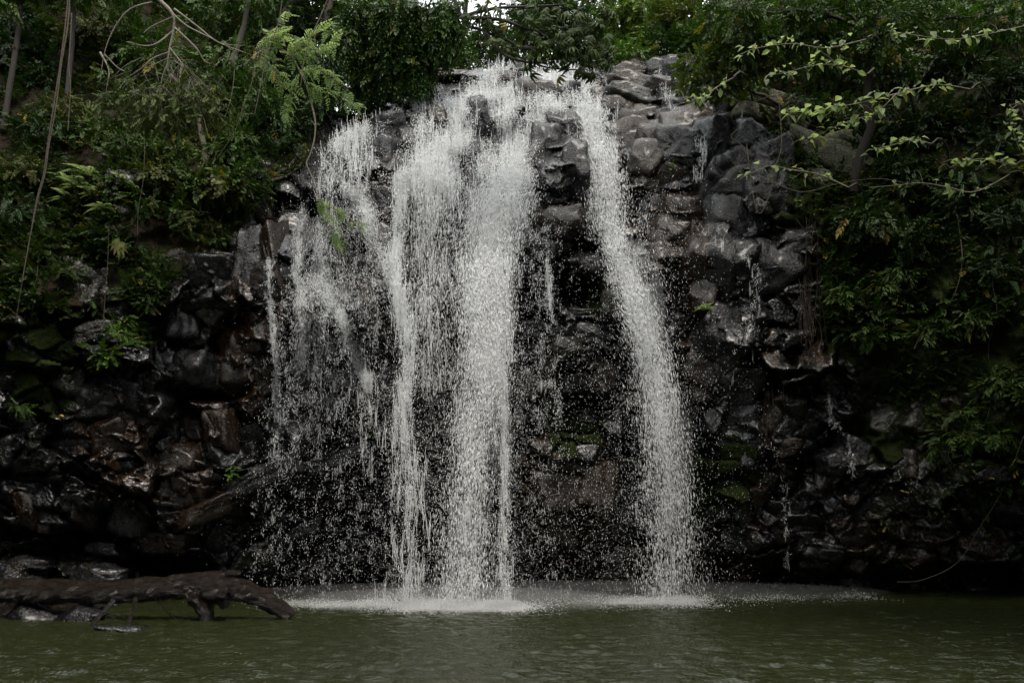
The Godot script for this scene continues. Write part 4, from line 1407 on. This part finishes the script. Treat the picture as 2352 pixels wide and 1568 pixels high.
# ------------------------------------------------------------------ tall trees round the pool, mostly above and outside the frame, that shade its sides
func build_sheltering_trees() -> void:
	rng.seed = 97
	# the wooded bank on the camera's side of the pool
	var s := Shape.new()
	for a in 16:
		for b in 24:
			var ang := lerpf(-0.35, PI + 0.35, b / 23.0)
			var rr := lerpf(13.0, 42.0, a / 15.0)
			s.v.append(Vector3(cos(ang) * rr * 1.15, -0.6 + 9.0 * step01(0.0, 1.0, a / 15.0) + 0.6 * n_mid.get_noise_2d(a * 0.5, b * 0.5), sin(ang) * rr - 6.0))
	for a in 15:
		for b in 23:
			var k := a * 24 + b
			s.i.append_array([k, k + 1, k + 24, k + 1, k + 25, k + 24])
	var cols := PackedColorArray()
	cols.resize(s.v.size())
	cols.fill(Color(0.035, 0.03, 0.016))
	s.c = cols
	tag(part("bank", s.mesh(true), mats.soil, self), "wooded earth bank round the near side of the pool", "ground", "", "structure")
	for e in [[19.0, -13.0, 19.0, 4.0], [20.0, -17.5, 12.5, 4.0], [21.0, -20.0, 22.0, 11.0], [16.5, -4.0, 18.0, 4.0], [15.5, 4.0, 18.0, 2.5], [-19.0, -12.0, 19.0, 4.0], [-19.0, -16.0, 12.0, 6.0], [-21.0, -20.0, 22.0, 11.0], [-16.5, -3.0, 18.0, 4.0], [12.0, -14.5, 17.5, 13.4], [13.5, -10.0, 18.5, 10.0], [20.5, -21.0, 17.0, 4.0], [-15.5, 5.0, 18.0, 2.5], [-10.0, 12.0, 18.0, 2.0], [-4.0, 14.0, 19.0, 2.0], [3.0, 14.0, 18.0, 2.0], [9.5, 11.0, 18.0, 2.0]]:
		var base := Vector3(e[0] + signf(e[0]) * (3.0 if e[3] > 10.0 else 0.0), 1.0, e[1])
		var cl := []
		for j in 14:
			var cy := lerpf(e[3], e[2], (j + 0.5) / 14.0)
			cl.append([Vector3(e[0] - signf(e[0]) * 0.6 + rng.randf_range(-2.8, 2.8), cy, e[1] + rng.randf_range(-2.6, 2.6)), Vector3(2.3, minf(1.5, (e[2] - e[3]) * 0.3), 2.3), 46 if e[2] - e[3] > 6.0 else 30])
		tree("tall_tree", "tall rainforest tree on the near bank of the pool", "tall trees round the pool", base, Vector3(e[0] * 0.98, e[2] - 1.0, e[1]), 0.28, "bark", cl, "mass", "leaf", DEEP, 2.4, -0.4)


# ------------------------------------------------------------------ the fallen trunk, sticks and stones at the water's edge
func build_log() -> void:
	rng.seed = 113
	var d := 19.8
	var at := PQ(300, 1365, d)
	var t := thing("fallen_log", "wet fallen trunk with root stubs lying over the pool edge", "log", at)
	var s := Shape.new()
	var pts := []
	for e in [[-260, 1350], [-120, 1352], [0, 1354], [90, 1358], [180, 1358], [280, 1356], [360, 1350], [430, 1346], [490, 1350], [530, 1362]]:
		pts.append(PQ(e[0], e[1], d - 0.0006 * (e[0] + 260)) - at)
	var path := smooth_path(pts, 6)
	var radii := []
	for k in path.size():
		var f := float(k) / path.size()
		radii.append(0.27 - 0.05 * f + 0.09 * step01(0.8, 0.95, f))
	s.tube(path, radii, 18, 0.4, n_fine)
	part("trunk", s.mesh(true), mats.wet_log, t)
	for r in [[[[470, 1340], [530, 1350], [580, 1362], [620, 1382], [650, 1402], [668, 1416]], 0.26, 0.14, "root"], [[[440, 1352], [458, 1375], [468, 1392], [474, 1408], [476, 1428]], 0.24, 0.11, "root"], [[[380, 1338], [430, 1328], [480, 1320], [520, 1316], [552, 1314]], 0.13, 0.045, "splinter"], [[[480, 1335], [520, 1330], [545, 1332]], 0.10, 0.03, "splinter"], [[[455, 1372], [470, 1385], [490, 1392]], 0.14, 0.10, "knot"]]:
		var rp := []
		for e in r[0]:
			rp.append(PQ(e[0], e[1], d - 0.45) - at)
		var sp := smooth_path(rp, 6)
		var rs := Shape.new()
		rs.tube(sp, taper(sp.size(), r[1], r[2]), 14, 0.4, n_fine)
		part(r[3], rs.mesh(true), mats.wet_log, t)
	# a second, half-sunk trunk behind and below
	var s2 := Shape.new()
	var a2 := PQ(60, 1400, 20.6)
	s2.tube(smooth_path([PQ(-200, 1400, 20.6) - a2, PQ(-60, 1404, 20.6) - a2, PQ(80, 1402, 20.6) - a2, PQ(200, 1392, 20.6) - a2, PQ(250, 1384, 20.6) - a2], 5), taper(21, 0.16, 0.09), 12, 0.35, n_fine)
	var t2 := thing("sunken_log", "dark thin trunk half sunk beneath the fallen trunk", "log", a2)
	part("trunk", s2.mesh(true), mats.wet_log, t2)
	for e in [["dead stick leaning from the fallen trunk into the water", [262, 1376], [215, 1430], [180, 1475], 0.05, 18.4], ["short dead stake standing in the water below the trunk", [312, 1372], [305, 1400], [288, 1450], 0.045, 18.6], ["thin curved twig hanging from the fallen trunk", [360, 1376], [378, 1398], [408, 1422], 0.022, 19.3], ["slanting dead branch behind the fallen trunk", [205, 1300], [196, 1340], [180, 1390], 0.05, 22.2]]:
		var foot := PQ(e[1][0], e[1][1], e[5])
		var st := thing("dead_stick", e[0], "stick", foot)
		limb("stem", st, smooth_path([foot, PQ(e[2][0], e[2][1], e[5] - 0.3), PQ(e[3][0], e[3][1], e[5] - 0.9)], 5), e[4], e[4] * 0.6, "wet_log", 7)
	# a sunken branch, seen red-brown through the shallow water
	var f2 := Vector3(-5.6, -0.12, -12.9)
	var sb := thing("sunken_branch", "reddish branch lying under the water surface", "branch", f2)
	limb("stem", sb, smooth_path([Vector3(-2.4, -0.30, -11.4), Vector3(-1.2, -0.17, -12.2), Vector3(-0.4, -0.16, -12.8), Vector3(0.5, -0.3, -13.3)], 6), 0.09, 0.05, "sunken", 8)
	var f3 := Vector3(-8.6, -0.1, -17.2)
	var sc := thing("sunken_branch", "reddish stick slanting down under the water from the dead stick", "branch", f3)
	limb("stem", sc, smooth_path([PQ(180, 1475, 17.5), Vector3(-7.4, -0.12, -15.8), Vector3(-7.2, -0.16, -14.4), Vector3(-6.6, -0.3, -12.8)], 6), 0.06, 0.04, "sunken", 7)
	for e in [["low wet stone at the waterline beside the dead stake", 283, 1446, 50, 18, 17.6], ["rounded wet stone under the fallen trunk", 195, 1418, 46, 28, 19.2], ["dark wet boulder at the edge under the trunk", 80, 1425, 70, 40, 19.6], ["wet stone behind the fallen trunk", 225, 1320, 60, 34, 23.0]]:
		var m: float = e[5] / FOCAL * Q
		var o := MeshInstance3D.new()
		o.name = numbered("stone")
		o.mesh = rock_shapes[rng.randi() % rock_shapes.size()]
		o.set_surface_override_material(0, mats.rock_black)
		add_child(o)
		o.position = PQ(e[1], e[2] + 6, e[5])
		o.basis = Basis.from_scale(Vector3(e[3], e[4], e[3] * 0.7) * m * 1.2) * Basis(Vector3.UP, rng.randf() * 3.0)
		tag(o, e[0], "stone")


# ------------------------------------------------------------------ falling water
var strings: ArrayMesh
# how loose drops of each kind lie, how many there are at each place, smallest and largest radius, stretch
const LOOSE := [[Vector3(0.08, 0.10, 0.07), 14, 0.0035, 0.010, 3.0, 9.0], [Vector3(0.13, 0.24, 0.12), 14, 0.003, 0.0085, 5.0, 16.0], [Vector3(0.4, 0.55, 0.3), 15, 0.0022, 0.006, 3.0, 8.0]]


# a thread or drop of water: a spindle along its flow
func drop(s: Shape, at: Vector3, rad: float, half: float, flow: Vector3) -> void:
	var side := flow.cross(Vector3.BACK)
	side = side.normalized() if side.length() > 0.1 else Vector3.RIGHT
	var up := flow.cross(side)
	var a := rng.randf() * TAU
	var b := s.v.size()
	s.v.append(at - flow * half)
	s.v.append(at + flow * half * 0.8)
	for k in 3:
		s.v.append(at + (side * cos(a + k * TAU / 3.0) + up * sin(a + k * TAU / 3.0)) * rad)
	s.i.append_array([b, b + 2, b + 3, b, b + 3, b + 4, b, b + 4, b + 2, b + 1, b + 3, b + 2, b + 1, b + 4, b + 3, b + 1, b + 2, b + 4])


func drops_at(s: Shape, p: Vector3, kind: int, size: float, flow := Vector3.DOWN) -> void:
	var l: Array = LOOSE[kind]
	for k in l[1]:
		var rad: float = l[2] * pow(l[3] / l[2], pow(rng.randf(), 1.6)) * (0.35 + 0.65 * size)
		var way := (flow + Vector3(rng.randfn(), rng.randfn(), rng.randfn()) * (0.55 if kind == 0 else 0.10)).normalized()
		var long := rng.randf_range(l[4], l[5])
		if rng.randf() < 0.08:
			rad *= 1.7
			long = 1.5
		drop(s, p + Vector3(rng.randfn(), rng.randfn(), rng.randfn()) * l[0] * size, rad, rad * long, way)


func froth(called: String, s: Shape, parent: Node) -> void:
	if s.v.size():
		part(called, s.mesh(true), mats.foam, parent).set_meta("kind", "stuff")


func string_cluster(seed_: int) -> ArrayMesh:
	var r := RandomNumberGenerator.new()
	r.seed = seed_
	var s := Shape.new()
	for k in 4:
		var at := Vector3(r.randfn() * 0.08, r.randfn() * 0.2 + 0.3, r.randfn() * 0.06)
		var pts := []
		var radii := []
		var sway := r.randfn() * 0.02
		for j in 8:
			pts.append(at)
			radii.append(0.008 * sin(PI * (j + 0.5) / 8.0) * r.randf_range(0.4, 1.6))
			at += Vector3(r.randfn() * 0.014 + sway * 0.5, -0.085, r.randfn() * 0.01)
		s.tube(pts, radii, 3)
	return s.mesh(true)


func front_at(px: float, py: float) -> float:
	return minf(minf(depth_at(px, py), depth_at(px, py - 9.0)), minf(depth_at(px - 5.0, py), depth_at(px + 5.0, py)))


# one stream: [column, row, half width, density] down its course, in the 2352-wide photo; it hugs the rock and never moves back under an overhang
func stream(label: String, course: Array, cling := false, kind := 0, strands := 0.25, group := "", size := 1.0, start_out := 0.08, drift := 0.0) -> Node3D:
	var d := 99.0
	var white := Shape.new()
	var lines := []
	var first := Vector3.ZERO
	var top: float = course[0][1]
	for k in course.size() - 1:
		var a: Array = course[k]
		var b: Array = course[k + 1]
		var len_q := Vector2(b[0] - a[0], b[1] - a[1]).length()
		var steps := maxi(1, int(len_q / 6.0))
		var flow := Vector3(b[0] - a[0], a[1] - b[1], 0.15 * len_q).normalized()
		for s in steps:
			var t := float(s) / steps
			var qx: float = lerpf(a[0], b[0], t)
			var qy: float = lerpf(a[1], b[1], t)
			var hw: float = lerpf(a[2], b[2], t)
			var dens: float = lerpf(a[3], b[3], t)
			if not cling:  # the long drops spread and break up as they fall
				var fallen := step01(760.0, 1300.0, qy)
				dens *= lerpf(1.0, 0.55, fallen)
				hw *= lerpf(1.0, 1.35, fallen)
			var here := front_at(qx * Q, qy * Q) - start_out
			d = here if cling else minf(d, here)
			if first == Vector3.ZERO:
				first = PQ(qx, qy, d)
			var n := dens * hw * 0.44 * len_q / steps / 6.0
			var count := int(n) + (1 if rng.randf() < n - int(n) else 0)
			for j in count:
				var off := rng.randfn() * 0.55
				var x := qx + off * hw
				var y := qy + rng.randf_range(-5, 5)
				var dd := d - absf(rng.randfn()) * 0.16 - drift * clampf((y - top) / (1390.0 - top), 0.0, 1.0)
				if cling:
					dd = front_at(x * Q, y * Q) - start_out - absf(rng.randfn()) * 0.08
				if y < lip_of[clampi(int((x * Q - PX0) / PX_STEP), 0, n_cols - 1)] / Q - 4.0:
					continue
				var gap := n_fine.get_noise_2d(x * 0.05, y * 0.035 + 50.0) + 0.7 * n_mid.get_noise_2d(x * 0.05, y * 0.04) if cling else n_fine.get_noise_2d(x * 0.06, y * 0.007 + 50.0) + 0.7 * n_mid.get_noise_2d(x * 0.08, y * 0.012)
				if gap < rng.randf_range(-0.5, 0.25):
					continue
				var p := PQ(x, y, dd)
				if rng.randf() < strands * 0.5:
					lines.append(Transform3D(Basis(Vector3.UP, rng.randf() * TAU) * Basis.from_scale(Vector3.ONE * size * rng.randf_range(0.5, 1.1)), p - first))
				else:
					drops_at(white, p - first, kind, size * rng.randf_range(0.6, 1.15), flow)
	var o := thing("waterfall_stream", label, "waterfall", first, group)
	froth("froth", white, o)
	scatter("strand", strings, mats.foam, lines, [], o)
	return o


func build_waterfall() -> void:
	rng.seed = 131
	strings = string_cluster(9)
	# upper cascades, clinging to the rock
	stream("broad white cascade pouring over the middle of the lip", [[1290, 152, 60, 2.31], [1300, 180, 60, 2.46], [1340, 215, 44, 2.17], [1365, 260, 36, 2.17], [1350, 290, 36, 1.73]], true, 0, 0.15, "", 1.0, 0.22)
	stream("white cascade spilling sideways from the lip past the grey slabs", [[1270, 165, 40, 2.02], [1215, 195, 34, 1.88], [1150, 215, 34, 1.73], [1090, 230, 34, 1.44], [1040, 240, 34, 1.44], [990, 235, 36, 1.30]], true, 0, 0.15, "", 1.0, 0.22)
	stream("white spout over the lip beside the creepers", [[1150, 150, 26, 2.17], [1125, 180, 34, 2.02], [1100, 205, 34, 1.73], [1060, 225, 34, 1.44]], true, 0, 0.15, "", 1.0, 0.22)
	stream("small white spout at the edge of the lip under the creepers", [[966, 175, 14, 1.88], [958, 205, 24, 1.73], [965, 240, 34, 1.73], [985, 280, 26, 1.44], [975, 330, 40, 1.16], [960, 380, 50, 1.01]], true, 0, 0.2, "", 1.0, 0.22)
	stream("cascade between the twin dark blocks and the tall boulder", [[1190, 215, 40, 1.44], [1165, 260, 34, 2.17], [1170, 310, 40, 2.17], [1165, 360, 44, 2.17], [1170, 410, 44, 2.17], [1160, 440, 60, 2.31]], true, 0, 0.15, "", 1.0, 0.22)
	stream("white water round the tall black boulder", [[1250, 250, 50, 1.30], [1240, 280, 40, 1.16], [1210, 320, 30, 1.44], [1195, 370, 26, 1.73], [1200, 420, 30, 1.73]], true, 0, 0.2, "", 1.0, 0.22)
	stream("lacy cascade below the small spout", [[1050, 250, 30, 1.30], [1055, 300, 30, 1.30], [1010, 340, 44, 1.30], [980, 390, 50, 1.16], [960, 440, 44, 1.01]], true, 0, 0.3, "", 1.0, 0.22)
	stream("thin veil over the lacy ledge", [[1100, 330, 40, 0.87], [1060, 330, 40, 1.16], [1010, 345, 40, 1.16], [1020, 400, 50, 1.16], [1040, 450, 40, 0.72]], true, 0, 0.35, "", 1.0, 0.22)
	stream("cascade over the first step on the creeper side", [[870, 290, 20, 1.30], [830, 296, 26, 1.44], [795, 315, 30, 1.44], [770, 345, 34, 1.16], [755, 390, 30, 0.59], [750, 440, 26, 0.42], [745, 490, 20, 0.34]], true, 0, 0.3, "", 1.0, 0.22)
	stream("lacy water on the first step beside the black slab", [[830, 310, 40, 0.68], [820, 360, 44, 0.68], [815, 410, 44, 0.51], [820, 450, 30, 0.77]], true, 0, 0.35, "", 1.0, 0.22)
	stream("trickle between the twin dark blocks", [[1103, 235, 5, 1.73], [1102, 280, 4, 1.73], [1100, 325, 4, 1.16]], true, 0, 0.5, "", 0.5)
	stream("trickle down the face of the black boulder", [[1300, 275, 3, 1.44], [1310, 310, 3, 1.44], [1318, 345, 3, 1.16]], true, 0, 0.5, "", 0.4, 0.5)
	stream("white sheet over the slabs between the lip and the tall boulder", [[1240, 170, 50, 1.70], [1225, 200, 60, 1.36], [1260, 235, 50, 1.36], [1290, 255, 40, 1.36], [1340, 280, 34, 1.36]], true, 0, 0.15, "", 1.0, 0.26)
	stream("white water beside the twin dark blocks", [[1070, 225, 40, 1.36], [1050, 260, 30, 1.53], [1065, 310, 26, 1.36], [1090, 335, 40, 1.19], [1120, 360, 30, 1.36], [1125, 420, 30, 1.36]], true, 0, 0.15, "", 1.0, 0.24)
	stream("white bands at the foot of the upper cascades", [[900, 420, 20, 0.77], [950, 400, 30, 1.19], [1000, 380, 34, 1.27], [1040, 400, 30, 0.85]], true, 0, 0.2, "", 1.0, 0.24)
	# the long drops
	puffs(stream("main white column of the waterfall", [[1160, 440, 62, 3.09], [1140, 500, 58, 2.76], [1122, 580, 56, 2.60], [1112, 660, 54, 2.60], [1118, 740, 52, 2.76], [1120, 800, 48, 2.11], [1110, 880, 46, 1.46], [1090, 960, 44, 1.22], [1080, 1060, 40, 1.14], [1072, 1160, 40, 1.14], [1068, 1260, 44, 1.05], [1066, 1400, 50, 1.14]], false, 1, 0.1, "", 1.0, 0.08, 2.6), [[1128, 600, 60, 130, 24.4, 0.18, 7], [1128, 745, 46, 60, 24.0, 0.22, 5], [1095, 1000, 60, 150, 23.2, 0.10, 5], [1080, 1250, 60, 120, 22.2, 0.10, 3]])
	stream("bright core strand inside the main column", [[1150, 640, 22, 1.75], [1145, 720, 26, 2.25], [1140, 770, 24, 2.25], [1152, 850, 12, 2.50], [1158, 940, 9, 2.75], [1160, 1040, 8, 2.50], [1162, 1160, 9, 2.00], [1158, 1260, 10, 1.62], [1164, 1405, 12, 1.50]], false, 0, 0.35, "", 0.8, 0.08, 2.6)
	puffs(stream("slanting white column beside the tower of blocks", [[1350, 280, 40, 2.07], [1375, 350, 40, 2.07], [1388, 420, 40, 1.78], [1398, 490, 36, 1.52], [1412, 560, 26, 2.07], [1436, 630, 26, 2.20], [1462, 710, 30, 2.07], [1490, 790, 34, 1.78], [1510, 880, 34, 1.52], [1520, 980, 36, 1.23], [1530, 1100, 40, 1.03], [1540, 1230, 42, 0.89], [1548, 1385, 46, 0.83]], false, 1, 0.06, "", 1.0, 0.08, 1.6), [[1384, 400, 40, 110, 25.0, 0.14, 4], [1440, 640, 34, 60, 24.4, 0.3, 4], [1478, 760, 38, 70, 24.1, 0.28, 4], [1515, 920, 44, 100, 23.7, 0.18, 3], [1535, 1180, 54, 150, 23.1, 0.12, 3]])
	stream("curved white arc joining the lumpy column", [[800, 430, 24, 1.60], [826, 456, 22, 3.20], [848, 510, 18, 3.01], [872, 570, 14, 2.59], [890, 620, 12, 2.59], [905, 665, 12, 2.40]], true, 1, 0.1, "", 0.6)
	puffs(stream("lumpy white column with loose blobs of water", [[935, 400, 22, 1.72], [920, 460, 20, 1.56], [912, 530, 16, 1.88], [905, 590, 14, 2.97], [912, 660, 14, 3.12], [926, 720, 16, 2.50], [934, 780, 16, 2.03], [938, 850, 14, 2.19], [925, 930, 18, 1.40], [930, 1020, 28, 0.78], [935, 1120, 30, 0.62], [935, 1240, 32, 0.55], [935, 1400, 36, 0.55]], false, 0, 0.45, "", 1.0, 0.08, 2.4), [[910, 630, 20, 60, 24.4, 0.3, 2]])
	stream("fine lacy fall behind the lumpy column", [[1000, 400, 60, 1.12], [990, 460, 64, 1.00], [985, 540, 60, 0.69], [985, 640, 60, 0.50], [985, 760, 56, 0.38], [985, 900, 56, 0.28]], false, 1, 0.35)
	stream("thin stream down the dark wall at the edge of the falls", [[616, 600, 5, 2.25], [618, 680, 6, 2.62], [628, 760, 7, 2.43], [632, 850, 9, 2.25], [636, 920, 9, 1.68], [642, 990, 12, 0.75], [640, 1080, 14, 0.29]], true, 0, 0.3, "", 0.45)
	stream("pale wavering stream beside the thin one", [[700, 480, 9, 1.35], [688, 540, 9, 2.25], [684, 620, 9, 2.25], [690, 700, 11, 2.25], [700, 780, 12, 2.02], [690, 860, 24, 0.79]], true, 1, 0.15, "", 0.5)
	stream("stream sweeping down to a splayed tip", [[738, 520, 10, 1.35], [735, 600, 14, 1.80], [748, 660, 24, 1.80], [785, 730, 12, 2.70], [808, 800, 10, 3.38], [830, 850, 10, 3.82], [850, 885, 12, 3.38]], true, 1, 0.12, "", 0.5)
	stream("splayed drips below the sweeping stream", [[840, 870, 20, 1.00], [846, 920, 26, 0.62], [852, 980, 26, 0.25], [850, 1100, 14, 0.15]], false, 0, 0.7, "", 0.8)
	stream("veil of spray on the rock between the side streams", [[715, 640, 34, 0.44], [730, 720, 44, 0.50], [735, 800, 50, 0.44], [740, 900, 60, 0.22], [740, 1050, 70, 0.12]], true, 1, 0.08, "", 0.55)
	stream("veil over the first step below the feathery branch", [[760, 480, 60, 0.31], [780, 540, 60, 0.38], [800, 600, 56, 0.28], [820, 700, 50, 0.19], [840, 800, 40, 0.12]], true, 1, 0.08, "", 0.55)
	stream("thin bright string off the black overhang", [[1256, 580, 6, 1.00], [1262, 640, 7, 1.75], [1264, 700, 6, 1.25], [1262, 760, 5, 0.75]], false, 0, 0.5, "", 0.5, 0.4)
	stream("small splash on the lower ledge", [[1215, 880, 10, 0.75], [1270, 880, 12, 1.12], [1282, 920, 9, 0.75], [1284, 980, 8, 0.38]], false, 0, 0.3, "", 0.6, 0.3)
	stream("veil fanning down the dark wall from the first step to the pool", [[735, 480, 30, 0.35], [702, 600, 40, 0.35], [682, 720, 44, 0.33], [666, 850, 40, 0.25], [650, 1000, 44, 0.15], [640, 1200, 56, 0.10], [640, 1370, 64, 0.08]], false, 1, 0.05, "", 0.35, 0.12, 0.6)
	stream("wide thin veil below the feathery branch", [[770, 470, 44, 0.29], [764, 640, 52, 0.27], [770, 760, 54, 0.23], [775, 900, 60, 0.15], [780, 1100, 74, 0.09], [785, 1375, 84, 0.07]], false, 1, 0.05, "", 0.35, 0.12, 0.8)
	stream("thin veil between the sweeping stream and the lumpy column", [[822, 470, 36, 0.35], [850, 600, 40, 0.30], [868, 720, 40, 0.25], [880, 850, 40, 0.17], [885, 1000, 44, 0.12], [888, 1380, 50, 0.10]], false, 1, 0.05, "", 0.35, 0.12, 1.2)
	stream("thin veil between the main and the slanting column", [[1250, 520, 40, 0.17], [1240, 700, 50, 0.19], [1235, 900, 54, 0.17], [1225, 1150, 60, 0.12], [1220, 1390, 66, 0.11]], false, 1, 0.05, "", 0.35, 0.3, 1.4)
	# trickles through the blocks
	stream("short white spill between the blocks of the tower", [[1515, 165, 9, 1.2], [1530, 215, 10, 1.0], [1545, 245, 10, 1.4], [1560, 262, 8, 0.8]], true, 0, 0.3, "", 0.55, 0.45)
	stream("white trickle dropping past the dark block", [[1590, 285, 7, 1.2], [1606, 320, 12, 1.3], [1616, 350, 14, 1.0], [1604, 390, 10, 0.6], [1600, 430, 7, 0.3]], true, 0, 0.35, "", 0.55, 0.5)
	stream("faint trickle under the pale-leaved branches", [[1700, 268, 5, 0.6], [1702, 300, 6, 0.6], [1706, 325, 6, 0.5]], true, 0, 0.3, "", 0.5, 0.45)
	stream("faint trickle slanting across the grey slab", [[1612, 535, 5, 0.5], [1650, 560, 5, 0.5], [1690, 585, 6, 0.5], [1730, 600, 8, 0.45], [1745, 640, 12, 0.3], [1720, 740, 30, 0.10], [1715, 900, 34, 0.08]], true, 0, 0.3, "", 0.55, 0.42)
	stream("faint zigzag trickle beside the hanging roots", [[1905, 860, 6, 0.4], [1905, 930, 6, 0.5], [1908, 970, 6, 0.6], [1935, 990, 8, 0.4], [1955, 1050, 9, 0.45], [1962, 1110, 6, 0.3]], true, 0, 0.3, "", 0.5, 0.4)
	stream("dripping trickle down the lower shaded wall", [[1770, 1020, 6, 0.3], [1796, 1080, 6, 0.4], [1806, 1170, 10, 0.35], [1806, 1250, 7, 0.3], [1810, 1340, 6, 0.2]], true, 0, 0.3, "", 0.5, 0.42)
	stream("small drips off the dark overhang above the brown ledge", [[1480, 480, 20, 0.15], [1465, 560, 26, 0.15], [1500, 700, 40, 0.10]], false, 1, 0.1)
	# loose droplets drifting through the air between the columns
	var mist := Node3D.new()
	mist.name = "spray"
	add_child(mist)
	tag(mist, "fine droplets flying between the falling streams", "spray", "", "stuff")
	var where := Shape.new()
	for k in 2600:
		var c: Array = [[985, 70, 0.9], [1120, 60, 1.2], [1230, 90, 0.9], [1370, 90, 0.8], [1500, 70, 1.0], [820, 110, 0.4], [700, 90, 0.22], [1640, 80, 0.2]][rng.rand_weighted(PackedFloat32Array([0.9, 1.2, 0.4, 0.3, 1.0, 0.5, 0.3, 0.12]))]
		var y := lerpf(420, 1390, pow(rng.randf(), 0.75))
		var x: float = c[0] + rng.randfn() * c[1] * (0.6 + 0.5 * (y - 420) / 970.0)
		drops_at(where, PQ(x, y, 24.0 - 1.4 * (y - 420) / 970.0 + rng.randfn() * 0.5), 2, rng.randf_range(0.6, 1.2))
	froth("droplets", where, mist)
	# where the columns strike the pool
	splash("bright foam where the main columns strike the pool", [[1060, 1408, 150, 14, 900, 0.30], [960, 1400, 60, 10, 200, 0.26], [1165, 1408, 60, 12, 300, 0.26]], 21.6, 1.2)
	splash("foam where the slanting column strikes the pool", [[1480, 1388, 130, 9, 380, 0.2], [1560, 1385, 60, 9, 160, 0.2]], 22.9, 0.4)
	splash("low foam spreading over the pool towards the fallen trunk", [[780, 1392, 130, 8, 200, 0.12], [640, 1392, 60, 6, 50, 0.1], [860, 1398, 60, 8, 120, 0.14]], 22.4, 0.2)
	splash("thin splash line under the shaded wall", [[1760, 1374, 150, 5, 80, 0.1], [1990, 1378, 40, 5, 24, 0.08]], 24.4)
	mist_bank("low mist drifting along the foot of the wall", Vector3(1.4, 0.2, -24.4), Vector3(17.0, 0.6, 2.2), 0.07)
	mist_bank("wide low mist round the main splash", Vector3(-1.2, 0.16, -22.0), Vector3(8.0, 0.7, 2.6), 0.12)


# soft lumps of spray that belong to a stream or a splash: [column, row, half width, half height, metres away, density, lumps]
func puffs(parent: Node3D, spots: Array) -> void:
	for e in spots:
		var m: float = e[4] / FOCAL * Q
		for k in e[6]:
			var at := PQ(e[0] + rng.randfn() * e[2] * 0.45, e[1] + rng.randf_range(-1.0, 1.0) * e[3], e[4] + rng.randfn() * 0.15)
			var f := FogVolume.new()
			f.name = "spray"
			f.shape = RenderingServer.FOG_VOLUME_SHAPE_ELLIPSOID
			var w: float = e[2] * m * (rng.randf_range(0.8, 1.5) if e[3] > 20 else rng.randf_range(1.2, 2.4))
			f.size = Vector3(w, w * rng.randf_range(2.4, 4.2), w * 0.9) if e[3] > 20 else Vector3(w, e[3] * m * rng.randf_range(1.6, 3.0), minf(w, 0.9))
			var fm := FogMaterial.new()
			fm.density = e[5] * rng.randf_range(0.6, 1.4)
			fm.albedo = Color(0.97, 0.98, 0.98)
			f.material = fm
			f.set_meta("kind", "stuff")
			parent.add_child(f, true)
			f.position = at - parent.position
			if e[3] <= 20:
				f.position.y = rng.randf_range(0.02, 0.14) - parent.position.y


func splash(label: String, zones: Array, d: float, soft := 0.0) -> void:
	var o := thing("splash", label, "foam", PQ(zones[0][0], zones[0][1], d))
	o.position.y = 0.0
	var where := Shape.new()
	for z in zones:
		for k in z[4]:
			var x: float = (z[0] * Q - 512.0) * d / FOCAL + rng.randfn() * z[2] * 0.6 * d / FOCAL * Q
			var zz := -d + rng.randfn() * 0.55
			var tall: float = z[5] * maxf(0.0, 0.35 + n_mid.get_noise_1d(x * 2.0 + zz))
			var at := Vector3(x, absf(rng.randfn()) * tall * exp(-absf(zz + d) * 0.6), zz) - o.position
			for j in 10:
				var rad := rng.randf_range(0.004, 0.012)
				drop(where, at + Vector3(rng.randfn() * 0.14, absf(rng.randfn()) * 0.05, rng.randfn() * 0.12), rad, rad * 1.2, Vector3(rng.randfn(), rng.randfn(), rng.randfn()).normalized())
	froth("froth", where, o)
	for z in zones:
		if soft > 0.0:
			puffs(o, [[z[0], z[1], z[2] * 0.6, 9, d, soft, 5]])


func mist_bank(label: String, at: Vector3, size: Vector3, density: float, lean := 0.0) -> void:
	var f := FogVolume.new()
	f.name = numbered("mist")
	f.shape = RenderingServer.FOG_VOLUME_SHAPE_ELLIPSOID
	f.size = size
	var m := FogMaterial.new()
	m.density = density
	m.albedo = Color(0.96, 0.97, 0.97)
	f.material = m
	add_child(f)
	f.position = at
	f.rotation.z = -lean
	tag(f, label, "mist", "", "stuff")


# ------------------------------------------------------------------ small things on the rock
func build_small_details() -> void:
	rng.seed = 151
	fern("bright green fern growing under the brown boulder beside the falls", "", bank_point(1618, 712, 0.42), 9, 0.42, Color(0.10, 0.20, 0.02), 0.1)
	for e in [[1520, 318, 20, 14], [1522, 350, 14, 12], [1540, 385, 14, 10], [1480, 1100, 12, 12], [538, 1080, 8, 18], [2205, 1010, 20, 14], [1365, 680, 20, 16]]:
		shrub("rock_sprig", "small bright sprig growing from a crack in the wet rock", "sprigs in the wet rock", e[0], e[1], e[2], e[3], int(e[2] * e[3] * 0.10) + 6, "small", "leaf", FRESH, 0.35, 0.6)
	for e in [[235, 952, 0.09], [385, 1290, 0.06], [290, 1335, 0.06], [2218, 417, 0.16], [1860, 262, 0.10]]:
		var o := MeshInstance3D.new()
		o.name = numbered("fallen_leaf")
		o.mesh = twigs.one_leaf
		o.material_override = fern_mat(Color(0.35, 0.24, 0.04), 0)
		add_child(o)
		o.position = bank_point(e[0] * 0.58 if e[0] == 235 else e[0], e[1], 0.12)
		o.basis = facing(Vector3(1, -0.2, 0.4), 0.4, e[2] * 1.6)
		tag(o, "yellow dead leaf stuck to the wet rock", "leaf", "yellow dead leaves on the rock")
